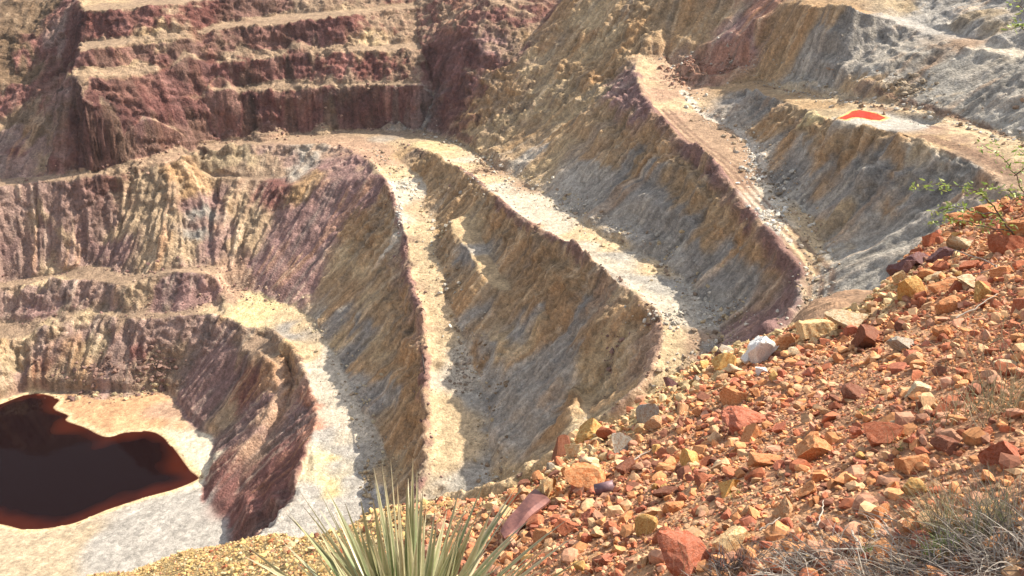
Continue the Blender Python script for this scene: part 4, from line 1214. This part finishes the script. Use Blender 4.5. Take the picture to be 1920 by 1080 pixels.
bp, bs, bc = [], [], []
for w, wid, cnt, cols_, smax in ((R1I, 6, 500, ((.5, .42, .28), (.3, .24, .17)), .5), (R2I, 5, 900, ((.42, .33, .2), (.25, .19, .13), (.5, .46, .38)), .6), (R3I, 6, 1500, ((.46, .36, .22), (.27, .2, .14), (.55, .5, .42)), .6),
                           (R4I, 5, 900, ((.58, .54, .46), (.3, .24, .17), (.4, .3, .2)), .6), (R5I, 7, 900, ((.4, .36, .3), (.3, .2, .13), (.5, .46, .4)), .6), (CI, 6, 700, ((.34, .22, .16), (.22, .13, .11)), .6),
                           (AI, 5, 500, ((.34, .24, .18), (.22, .13, .11)), .5), (BI, 5, 400, ((.34, .24, .18), (.22, .13, .11)), .5), (shore_l[5:], 5, 250, ((.30, .2, .14), (.2, .12, .1), (.42, .33, .2)), .8), (R2C, 3, 250, ((.24, .15, .13),), .5), (R3C, 3, 250, ((.26, .17, .13),), .5)):
    seg = rng.randint(len(w) - 1, size=cnt)
    t_ = rng.rand(cnt)[:, None]
    p = w[seg] * (1 - t_) + w[seg + 1] * t_
    p[:, :2] += rng.normal(size=(cnt, 2)) * wid * .5
    bp.append(np.stack([p[:, 0], p[:, 1], pit_surface(p[:, 0], p[:, 1])], -1))
    bs.append(.14 + smax * .32 * rng.pareto(2.4, cnt).clip(0, 3.5))
    bc.append(np.array(cols_)[rng.randint(len(cols_), size=cnt)] * rng.uniform(.7, 1.2, (cnt, 1)))
# boulders on the pale gravel of the third road, white stones by the fourth, dark ones under the red cone
for u0, v0, du, dv, cnt, c0, sm in ((940, 345, 60, 25, 260, (.62, .58, .5), .5), (1270, 595, 60, 18, 260, (.55, .5, .42), .5), (1410, 300, 18, 40, 260, (.7, .66, .58), .6), (1450, 410, 25, 35, 260, (.7, .66, .58), .6),
                                (1320, 130, 60, 18, 320, (.36, .2, .14), .6), (1270, 140, 30, 20, 200, (.3, .17, .12), .7), (1700, 165, 40, 18, 320, (.34, .27, .19), .8), (870, 700, 25, 35, 160, (.34, .28, .22), .5),
                                (760, 350, 14, 8, 160, (.62, .58, .5), .5), (750, 400, 6, 30, 160, (.6, .56, .5), .4), (170, 700, 60, 22, 300, (.24, .15, .12), .9), (290, 690, 40, 25, 240, (.24, .15, .12), .9),
                                (900, 310, 30, 18, 200, (.33, .23, .15), .6), (690, 900, 10, 30, 160, (.42, .33, .21), .5), (1150, 680, 25, 40, 160, (.26, .16, .13), .5)):
    for _ in range(cnt):
        p = hit(u0 + rng.normal() * du * .6, v0 + rng.normal() * dv * .6)
        if p is None: continue
        bp.append([[p[0], p[1], float(pit_surface(np.array([p[0]]), np.array([p[1]]))[0])]])
        bs.append([.12 + sm * .35 * min(3.5, rng.pareto(2.4))])
        bc.append([np.array(c0) * rng.uniform(.6, 1.2)])
bp, bs, bc = np.vstack(bp), np.concatenate(bs), np.vstack(bc)
bp[:, 2] += bs * .25
rm_ = scatter_mesh('fallen_blocks', bp, bs, bc, 1, rng, nb=14)
tag(link('scree', rm_, None, earth_material('fallen_rock', (1.5, 6.0), .08, strength=.5)), 'fallen blocks along the bench roads and wall feet', 'scree', kind='stuff')
# ------------------------------------------------------------------ plants, plate, pipes, twigs
class MB:
    def __init__(s): s.v, s.f, s.c = [], [], []

    def strip(s, pts, wid, side, fold=0.0, col=None, edge=None):
        """a leaf blade: three points across (edge, rib, edge) along pts"""
        pts = np.asarray(pts, float)
        i0 = len(s.v)
        for k, p in enumerate(pts):
            d = pts[min(k + 1, len(pts) - 1)] - pts[max(k - 1, 0)]
            d /= np.linalg.norm(d) + 1e-9
            sd_ = np.asarray(side, float) - d * np.dot(side, d)
            sd_ /= np.linalg.norm(sd_) + 1e-9
            up = np.cross(sd_, d)
            w = wid[k]
            s.v += [p - sd_ * w + up * w * fold, p, p + sd_ * w + up * w * fold]
            c = np.asarray(col[k] if col is not None and np.ndim(col) > 1 else col)
            e = c if edge is None else np.asarray(edge)
            s.c += [e, c, e]
        for k in range(len(pts) - 1):
            a = i0 + 3 * k
            s.f += [[a, a + 1, a + 4, a + 3], [a + 1, a + 2, a + 5, a + 4]]

    def tube(s, pts, r, col, n=5):
        pts = np.asarray(pts, float)
        i0 = len(s.v)
        r = np.broadcast_to(r, (len(pts),))
        for k, p in enumerate(pts):
            d = pts[min(k + 1, len(pts) - 1)] - pts[max(k - 1, 0)]
            d /= np.linalg.norm(d) + 1e-9
            a = np.cross(d, [0.3, 0.2, 1.0])
            a /= np.linalg.norm(a) + 1e-9
            b = np.cross(d, a)
            for j in range(n):
                t = 2 * math.pi * j / n
                s.v.append(p + r[k] * (math.cos(t) * a + math.sin(t) * b))
                s.c.append(col)
        for k in range(len(pts) - 1):
            for j in range(n):
                s.f.append([i0 + k * n + j, i0 + k * n + (j + 1) % n, i0 + (k + 1) * n + (j + 1) % n, i0 + (k + 1) * n + j])

    def build(s, name, mat, parent=None, smooth=True):
        me = np_mesh(name, np.array(s.v), np.array(s.f), smooth)
        set_col(me, np.clip(np.array(s.c), 0, .9))
        return link(name, me, parent, mat)


def leaf_material(name, rough=.5, trans=.25):
    mt, nt, b = nodes(name)
    L = nt.links.new
    at = nd(nt, 'ShaderNodeAttribute', attribute_name='Col')
    tc = nd(nt, 'ShaderNodeTexCoord')
    n = nd(nt, 'ShaderNodeTexNoise', i_Scale=45.0, i_Detail=3.0)
    L(tc.outputs['Object'], n.inputs['Vector'])
    m_ = nd(nt, 'ShaderNodeMapRange')
    L(n.outputs['Fac'], m_.inputs['Value'])
    m_.inputs['To Min'].default_value, m_.inputs['To Max'].default_value = .75, 1.25
    sc = nd(nt, 'ShaderNodeVectorMath', operation='SCALE')
    L(at.outputs['Color'], sc.inputs[0])
    L(m_.outputs[0], sc.inputs['Scale'])
    L(sc.outputs[0], b.inputs['Base Color'])
    b.inputs['Roughness'].default_value = rough
    if trans:
        tr = nd(nt, 'ShaderNodeBsdfTranslucent')
        L(sc.outputs[0], tr.inputs['Color'])
        mx = nd(nt, 'ShaderNodeMixShader')
        mx.inputs[0].default_value = trans
        L(b.outputs[0], mx.inputs[1])
        L(tr.outputs[0], mx.inputs[2])
        out = [q for q in nt.nodes if q.type == 'OUTPUT_MATERIAL'][0]
        L(mx.outputs[0], out.inputs['Surface'])
    return mt


MAT_LEAF = leaf_material('leaf_blade', .42, .15)
MAT_DRY = leaf_material('dry_stem', .7, .15)
MAT_GREEN = leaf_material('small_green_leaf', .5, .35)
pr_ = np.random.RandomState(23)


def ground_at(u, v):
    d = ray(u, v)
    t = (-1.83 - 0.523 * 1.44 + 0.976) / (d[2] - 0.523 * d[0] + 0.488 * d[1])
    p = d * t
    p[2] = near_z(np.array([p[0]]), np.array([p[1]]))[0]
    return p


# --- yucca at the bottom of the picture
yb = ground_at(768, 1262)
yucca = empty('yucca_plant', tuple(yb))
tag(yucca, 'spiky yucca with stiff grey green leaves at the foot of the rim', 'yucca')
mb, md = MB(), MB()
for i in range(215):
    az = pr_.uniform(0, 2 * math.pi)
    el = rad(np.clip(pr_.normal(60, 20), 15, 88))
    ln = pr_.uniform(.66, 1.0) * (0.84 + .2 * math.sin(el))
    d0 = np.array([math.cos(az) * math.cos(el), math.sin(az) * math.cos(el) * .8, math.sin(el)])
    out = np.array([math.cos(az), math.sin(az) * .8, 0])
    n_ = 9
    s_ = np.linspace(0, 1, n_)
    bend = pr_.uniform(-.10, .22)
    base = out * .05 + np.array([0, 0, pr_.uniform(0, .06)])
    pts = base + d0[None] * (s_ * ln)[:, None] + out[None] * (bend * s_ ** 2 * ln)[:, None] - np.array([0, 0, 1])[None] * (bend * .5 * s_ ** 2.5 * ln)[:, None]
    w0 = pr_.uniform(.014, .025)
    wid = w0 * np.array([.9, 1.0, 1.0, .95, .86, .72, .52, .28, .03])
    side = np.cross(d0, out + np.array([0, 0, .001]))
    side = np.cross(d0, np.array([0, 0, 1.0])) + pr_.normal(size=3) * .35
    g = pr_.uniform(.8, 1.15)
    green = np.array([(.17, .26, .10), (.22, .30, .13), (.14, .22, .10), (.27, .32, .14), (.38, .35, .19)][pr_.randint(5)]) * g
    cc = [green * (1 - q) + np.array((.36, .27, .14)) * q for q in np.clip((s_ - .55) / .45, 0, 1) ** 1.5]
    cc[-1] = np.array((.20, .11, .07))
    mb.strip(pts, wid, side, fold=pr_.uniform(.15, .5), col=cc, edge=(.60, .55, .36) if pr_.rand() < .6 else (.42, .42, .25))
mb.build('leaves', MAT_LEAF, yucca)
for i in range(36):
    az = pr_.uniform(0, 2 * math.pi)
    ln = pr_.uniform(.3, .55)
    s_ = np.linspace(0, 1, 6)
    out = np.array([math.cos(az), math.sin(az), 0])
    pts = out[None] * (s_ * ln)[:, None] + np.array([0, 0, 1])[None] * (.12 + .1 * s_ - .35 * s_ ** 2)[:, None]
    md.strip(pts, .010 * (1 - s_ * .95), np.cross(out, [0, 0, 1]), .3, (.42, .34, .22))
md.build('dead_leaves', MAT_DRY, yucca)
ms = MB()
ms.tube([(0, 0, -.12), (0, 0, .02), (0, 0, .12)], [.07, .07, .04], (.25, .19, .12), 10)
ms.build('stem', MAT_DRY, yucca)


def tuft(name, label, cat, u, v, n, ln, spread, cols, wid=.0016, lean=(0, 0), group=None, mat=None, droop=.25, rise=(25, 85)):
    p0 = ground_at(u, v)
    m_ = MB()
    for i in range(n):
        az = pr_.uniform(0, 6.283)
        el = rad(pr_.uniform(*rise))
        L_ = ln * pr_.uniform(.45, 1.0)
        d0 = np.array([math.cos(az) * math.cos(el) + lean[0], math.sin(az) * math.cos(el) + lean[1], math.sin(el)])
        b0 = np.array([pr_.normal() * spread[0], pr_.normal() * spread[1], 0])
        zz = near_z(np.array([p0[0] + b0[0]]), np.array([p0[1] + b0[1]]))[0] - p0[2]
        b0[2] = zz - .01
        s_ = np.linspace(0, 1, 6)
        w1, w2 = pr_.normal(size=3) * .10, pr_.normal(size=3) * .08
        pts = b0 + d0[None] * (s_ * L_)[:, None] + w1[None] * (np.sin(s_ * 3) * L_ * .6)[:, None] + w2[None] * (s_ ** 2 * L_)[:, None] - np.array([0, 0, 1])[None] * (droop * s_ ** 2.2 * L_)[:, None]
        c = np.array(cols[pr_.randint(len(cols))]) * pr_.uniform(.75, 1.2)
        m_.strip(pts, wid * pr_.uniform(.6, 1.3) * (1 - .85 * s_), pr_.normal(size=3), .4, c)
    o = m_.build(name, mat or MAT_DRY)
    o.location = tuple(p0)
    tag(o, label, cat, group)
    return o


STRAW = [(.46, .35, .20), (.38, .27, .15), (.55, .45, .28)]
RED = [(.40, .22, .13), (.48, .30, .18), (.33, .18, .11)]
GREY = [(.30, .26, .22), (.22, .185, .16), (.40, .36, .31), (.15, .12, .11)]
GGREEN = [(.25, .25, .14), (.32, .30, .18), (.20, .22, .12), (.40, .34, .22), (.28, .24, .17)]
GREENS = [(.22, .33, .08), (.28, .40, .10), (.16, .26, .06)]
tuft('dry_grass', 'thin reddish grass stems rising beside the right leaves of the yucca', 'dry grass', 985, 1170, 16, .62, (.10, .08), RED, .0013, (-.12, 0), 'dry grass stems', droop=.10, rise=(58, 88))
tuft('dry_grass', 'thin reddish grass stems in front of the rusty plate', 'dry grass', 1075, 1130, 14, .50, (.14, .10), RED, .0013, (-.10, 0), 'dry grass stems', droop=.10, rise=(58, 88))
tuft('dry_grass', 'thin tan grass stems left of the largest brick boulder', 'dry grass', 1205, 1120, 14, .45, (.14, .10), STRAW, .0013, (-.10, 0), 'dry grass stems', droop=.12, rise=(55, 88))
tuft('dry_grass', 'tall thin seed stems rising behind the yucca', 'dry grass', 800, 1230, 12, 1.05, (.25, .12), RED, .0013, (.05, 0), 'dry grass stems', droop=.05, rise=(70, 89))
tuft('dead_bush', 'small dark twiggy bush right of the yellow white stone', 'dead bush', 1372, 1072, 150, .17, (.05, .035), [(.10, .08, .08), (.15, .125, .12), (.22, .19, .18)], .0024, (0, 0), None, droop=.1)
BR = [(.30, .26, .22), (.20, .165, .145), (.40, .36, .31), (.12, .10, .09), (.46, .40, .32)]
tuft('dead_brush', 'grey mat of dry brush at the bottom middle of the slope', 'dead brush', 1520, 1062, 560, .26, (.17, .045), BR, .0024, (.0, 0), 'dry brush along the bottom', droop=.35, rise=(2, 40))
tuft('dead_brush', 'dark grey mat of dry brush under the bright green tuft', 'dead brush', 1720, 1058, 620, .25, (.14, .05), BR, .0024, (0, 0), 'dry brush along the bottom', droop=.35, rise=(2, 45))
tuft('dead_brush', 'dark brush heaped in the bottom right corner', 'dead brush', 1880, 1045, 650, .26, (.11, .07), BR[:4], .0025, (0, 0), 'dry brush along the bottom', droop=.3, rise=(5, 60))
tuft('grass_tuft', 'tall grey green grass tuft at the lower right', 'grass', 1860, 990, 360, .30, (.075, .05), GGREEN + GREY, .0019, (-.05, 0), 'grass tufts at the right', droop=.15, rise=(40, 88))
tuft('grass_tuft', 'straw grass tuft leaning over the ochre block at the right', 'grass', 1775, 985, 190, .30, (.035, .03), GGREEN + STRAW, .0017, (-.25, 0), 'grass tufts at the right', droop=.2, rise=(35, 85))
tuft('grass_tuft', 'pale straw and green grass halfway up the right edge', 'grass', 1880, 780, 190, .42, (.10, .09), STRAW + GGREEN, .0016, (0, 0), 'grass tufts at the right', droop=.15, rise=(35, 88))
tuft('grass_tuft', 'thin straw grass left of the large brick red rock', 'grass', 1800, 800, 80, .26, (.14, .10), STRAW + GGREEN, .0015, (0, 0), 'grass tufts at the right', droop=.15, rise=(40, 88))
tuft('grass_tuft', 'thin straw grass near the tall rust red stone', 'grass', 1900, 660, 80, .40, (.14, .16), STRAW + GGREEN, .0016, (0, 0), 'grass tufts at the right', droop=.15, rise=(40, 88))
tuft('green_tuft', 'bright green grass tuft among the grey brush', 'grass', 1765, 1030, 140, .15, (.025, .02), GREENS, .0020, (0, 0), None, MAT_GREEN, .1, (50, 88))
for u, v, lab in ((1378, 948, 'tiny green sprout at the foot of the ochre rock'), (1412, 880, 'tiny green sprout left of the flat orange rock'), (1683, 860, 'tiny green sprout above the flat topped orange rock'),
                  (1618, 800, 'tiny green sprout left of the large red brown boulder'), (1630, 1028, 'tiny yellow green sprout above the grey brush')):
    tuft('green_sprout', lab, 'sprout', u, v, 22, .085, (.012, .01), GREENS + [(.42, .38, .2)], .0014, (0, 0), 'green sprouts in the gravel', MAT_GREEN, .1, (45, 88))

# --- shrub at the top right of the near slope
sb, sl = MB(), MB()
TW = [[(1985, 520, 8.3), (1940, 470, 8.1), (1895, 432, 8.0), (1872, 402, 7.9), (1850, 372, 7.8), (1815, 352, 7.7), (1760, 345, 7.65), (1712, 352, 7.6)], [(1895, 432, 8.0), (1840, 425, 7.9), (1790, 412, 7.8), (1745, 414, 7.7)],
      [(1872, 402, 7.9), (1820, 395, 7.8), (1785, 388, 7.7), (1752, 398, 7.7)], [(1940, 470, 8.1), (1925, 380, 7.9), (1905, 330, 7.8), (1875, 292, 7.7), (1842, 272, 7.7)], [(1925, 380, 7.9), (1890, 360, 7.8), (1850, 352, 7.7)],
      [(1985, 520, 8.3), (1995, 300, 7.9), (1975, 120, 7.6), (1940, 30, 7.5), (1895, 6, 7.4)], [(1975, 120, 7.6), (1930, 60, 7.5), (1900, 45, 7.5)], [(1905, 330, 7.8), (1935, 300, 7.8), (1910, 280, 7.8)], [(1985, 520, 8.3), (1960, 420, 8.1), (1930, 350, 8)]]
root = ray(1985, 520) * 8.3
for q, tw in enumerate(TW):
    P = curve(np.array([ray(u, v) * t for u, v, t in tw]), 4)
    P = P + pr_.normal(size=P.shape) * .006
    sb.tube(P - root, np.linspace(.011 if q in (0, 5) else .006, .002, len(P)), (.14, .10, .085), 5)
    n_ = len(P)
    for i in range(int(n_ * .30), n_):
        for _ in range(7 if q != 5 else 4):
            b_ = P[i] + pr_.normal(size=3) * np.array([.028, .03, .022])
            dd = pr_.normal(size=3) * np.array([1, 1, .5])
            dd /= np.linalg.norm(dd)
            L_ = pr_.uniform(.025, .055)
            s_ = np.linspace(0, 1, 4)
            c = np.array([(.30, .42, .09), (.38, .48, .13), (.22, .33, .07), (.45, .50, .18)][pr_.randint(4)]) * pr_.uniform(.8, 1.2)
            sl.strip(b_ - root + dd[None] * (s_ * L_)[:, None], np.array([.003, .008, .007, .001]), pr_.normal(size=3), .3, c)
shrub = empty('green_shrub', tuple(root))
tag(shrub, 'thin green leaved shrub growing over the crest at the right', 'shrub')
sb.build('branches', MAT_DRY, shrub)
sl.build('leaves', MAT_GREEN, shrub)
gz = near_z(np.array([root[0]]), np.array([root[1]]))[0]
if gz < root[2]:
    s2 = MB()
    s2.tube([(0, 0, gz - root[2] - .05), (0, 0, 0)], [.016, .011], (.14, .10, .085), 6)
    s2.build('stem', MAT_DRY, shrub)

# --- dry twigs lying on the stones
for lab, pts_, r_ in (('curved grey twig lying on the stones under the shrub', [(1770, 470), (1805, 482), (1850, 498), (1866, 510), (1840, 518), (1800, 528)], .006),
                      ('straight pale stick lying below the ochre and cream blocks', [(1790, 605), (1825, 588), (1868, 560)], .006), ('thin grey twig leaning on the orange crest slab', [(1790, 412), (1840, 417), (1900, 420), (1930, 424)], .005),
                      ('pale stick near the dark brown block on the left rim', [(1186, 870), (1204, 860), (1222, 850)], .006), ('pale stick lying right of the tan upright block', [(1528, 998), (1540, 975), (1541, 950)], .004),
                      ('short pale twig lying left of the tan upright block', [(1425, 1005), (1445, 995), (1462, 982)], .004), ('long pale stem lying across the bottom brush', [(1592, 1008), (1608, 1035), (1622, 1066)], .004)):
    m_ = MB()
    P = []
    for u, v in pts_:
        p, t = fg_hit(u, v)
        if p is None or t > 13: p, t = fg_hit(u, v + 25)
        P.append(p * (1 - .05 / max(t, 1)) + np.array([0, 0, .035]))
    P = curve(np.array(P), 5)
    c0 = P.mean(0)
    m_.tube(P - c0 + pr_.normal(size=P.shape) * .003, np.linspace(r_, r_ * .5, len(P)), (.50, .43, .35) if 'pale' in lab else (.32, .27, .24), 6)
    o = m_.build('dry_twig', MAT_DRY)
    o.location = tuple(c0)
    tag(o, lab, 'twig', group='dry twigs on the near slope')

# --- rusty plate and pipe piece
def rust_material(name, c1, c2, rough=.55, metal=.3):
    mt, nt, b = nodes(name)
    L = nt.links.new
    tc = nd(nt, 'ShaderNodeTexCoord')
    n = nd(nt, 'ShaderNodeTexNoise', i_Scale=16.0, i_Detail=8.0, i_Roughness=.7)
    L(tc.outputs['Object'], n.inputs['Vector'])
    r = nd(nt, 'ShaderNodeValToRGB')
    r.color_ramp.elements[0].position, r.color_ramp.elements[1].position = .35, .68
    r.color_ramp.elements[0].color, r.color_ramp.elements[1].color = (*c1, 1), (*c2, 1)
    L(n.outputs['Fac'], r.inputs[0])
    L(r.outputs[0], b.inputs['Base Color'])
    bu = nd(nt, 'ShaderNodeBump', i_Strength=.35, i_Distance=.004)
    L(n.outputs['Fac'], bu.inputs['Height'])
    L(bu.outputs[0], b.inputs['Normal'])
    b.inputs['Roughness'].default_value = rough
    b.inputs['Metallic'].default_value = metal
    return mt


MAT_RUST = rust_material('rusted_steel', (.12, .048, .045), (.26, .11, .085))
A_, B_, C_, D_ = ray(938, 998) * 5.75, ray(950, 1018) * 5.62, ray(1031, 934) * 6.0, ray(1004, 919) * 6.15
nu, nv = 14, 6
top = np.array([[(A_ * (1 - v) + B_ * v) * (1 - u) + (D_ * (1 - v) + C_ * v) * u for v in np.linspace(0, 1, nv)] for u in np.linspace(0, 1, nu)])
nrm = np.cross(C_ - A_, B_ - A_)
nrm = nrm / np.linalg.norm(nrm)
if nrm[2] < 0: nrm = -nrm
uu_, vv2 = np.meshgrid(np.linspace(0, 1, nu), np.linspace(0, 1, nv), indexing='ij')
bow = .018 * np.sin(uu_ * math.pi) - .02 * np.clip(vv2 - .75, 0, 1) * 4 + .006 * np.sin(uu_ * 9 + vv2 * 3)
top = top + nrm * (bow + .01)[..., None]
ctr = top.reshape(-1, 3).mean(0)
bm = bmesh.new()
gt = [[bm.verts.new(Vector(top[i, j] - ctr)) for j in range(nv)] for i in range(nu)]
for i in range(nu - 1):
    for j in range(nv - 1): bm.faces.new((gt[i][j], gt[i + 1][j], gt[i + 1][j + 1], gt[i][j + 1]))
res = bmesh.ops.extrude_face_region(bm, geom=bm.faces[:])
for g in res['geom']:
    if isinstance(g, bmesh.types.BMVert): g.co -= Vector(nrm) * .014
bmesh.ops.recalc_face_normals(bm, faces=bm.faces[:])
me = bpy.data.meshes.new('metal_plate')
bm.to_mesh(me)
bm.free()
plate = link('metal_plate', me, None, MAT_RUST)
plate.location = tuple(ctr)
tag(plate, 'bent dark rusty metal plate lying on the edge right of the yucca', 'metal plate')


def pipe(name, label, p0, p1, ro, ri, mat):
    d = np.array(p1) - np.array(p0)
    m_ = MB()
    L_ = np.linalg.norm(d)
    d = d / L_
    a = np.cross(d, [.2, .1, 1])
    a /= np.linalg.norm(a)
    b = np.cross(d, a)
    n_ = 20
    ring = [(0, ro), (1, ro), (1, ri), (0, ri)]
    for s_, r in ring:
        for j in range(n_):
            t = 6.28318 * j / n_
            m_.v.append((s_ - .5) * d * L_ + r * (math.cos(t) * a + math.sin(t) * b))
            m_.c.append((.2, .1, .1))
    for q in range(4):
        for j in range(n_):
            m_.f.append([q * n_ + j, q * n_ + (j + 1) % n_, ((q + 1) % 4) * n_ + (j + 1) % n_, ((q + 1) % 4) * n_ + j])
    o = m_.build(name, mat)
    o.location = tuple((np.array(p0) + np.array(p1)) / 2)
    return tag(o, label, 'pipe')


pg, tg = fg_hit(1133, 922)
dpx = ray(1148, 914) - ray(1113, 922)
dpx /= np.linalg.norm(dpx)
pc = pg * (1 - .05 / tg) + np.array([0, 0, .03])
pipe('pipe_piece', 'short piece of old purple brown pipe lying between the stones', pc - dpx * .06, pc + dpx * .06 - ray(1133, 922) * .02, .036, .028, rust_material('old_pipe', (.14, .075, .09), (.27, .17, .18)))
pa, pb = hit(789, 655), hit(797, 716)
if pa is not None and pb is not None:
    pa[2], pb[2] = pit_surface(pa[:1], pa[1:2])[0] + .9, pit_surface(pb[:1], pb[1:2])[0] + .5
    pipe('drain_pipe', 'thin dark pipe lying along the maroon berm of the second road', pa, pb, .16, .12, rust_material('dark_pipe', (.02, .015, .014), (.06, .04, .035)))

# ------------------------------------------------------------------ thin dusty air between the rim and the far wall
bm = bmesh.new()
bmesh.ops.create_cube(bm, size=1)
me = bpy.data.meshes.new('haze')
bm.to_mesh(me)
bm.free()
hz = link('haze', me)
hz.scale = (480, 540, 260)
hz.location = (-45, 215, -100)
mt = bpy.data.materials.new('dusty_air')
mt.use_nodes = True
nt = mt.node_tree
nt.nodes.clear()
o_ = nt.nodes.new('ShaderNodeOutputMaterial')
v_ = nt.nodes.new('ShaderNodeVolumePrincipled')
v_.inputs['Color'].default_value = (.86, .88, .93, 1)
v_.inputs['Density'].default_value = .00006
v_.inputs['Anisotropy'].default_value = .3
nt.links.new(v_.outputs[0], o_.inputs['Volume'])
me.materials.append(mt)
tag(hz, 'thin dusty air over the pit', 'haze', kind='stuff')
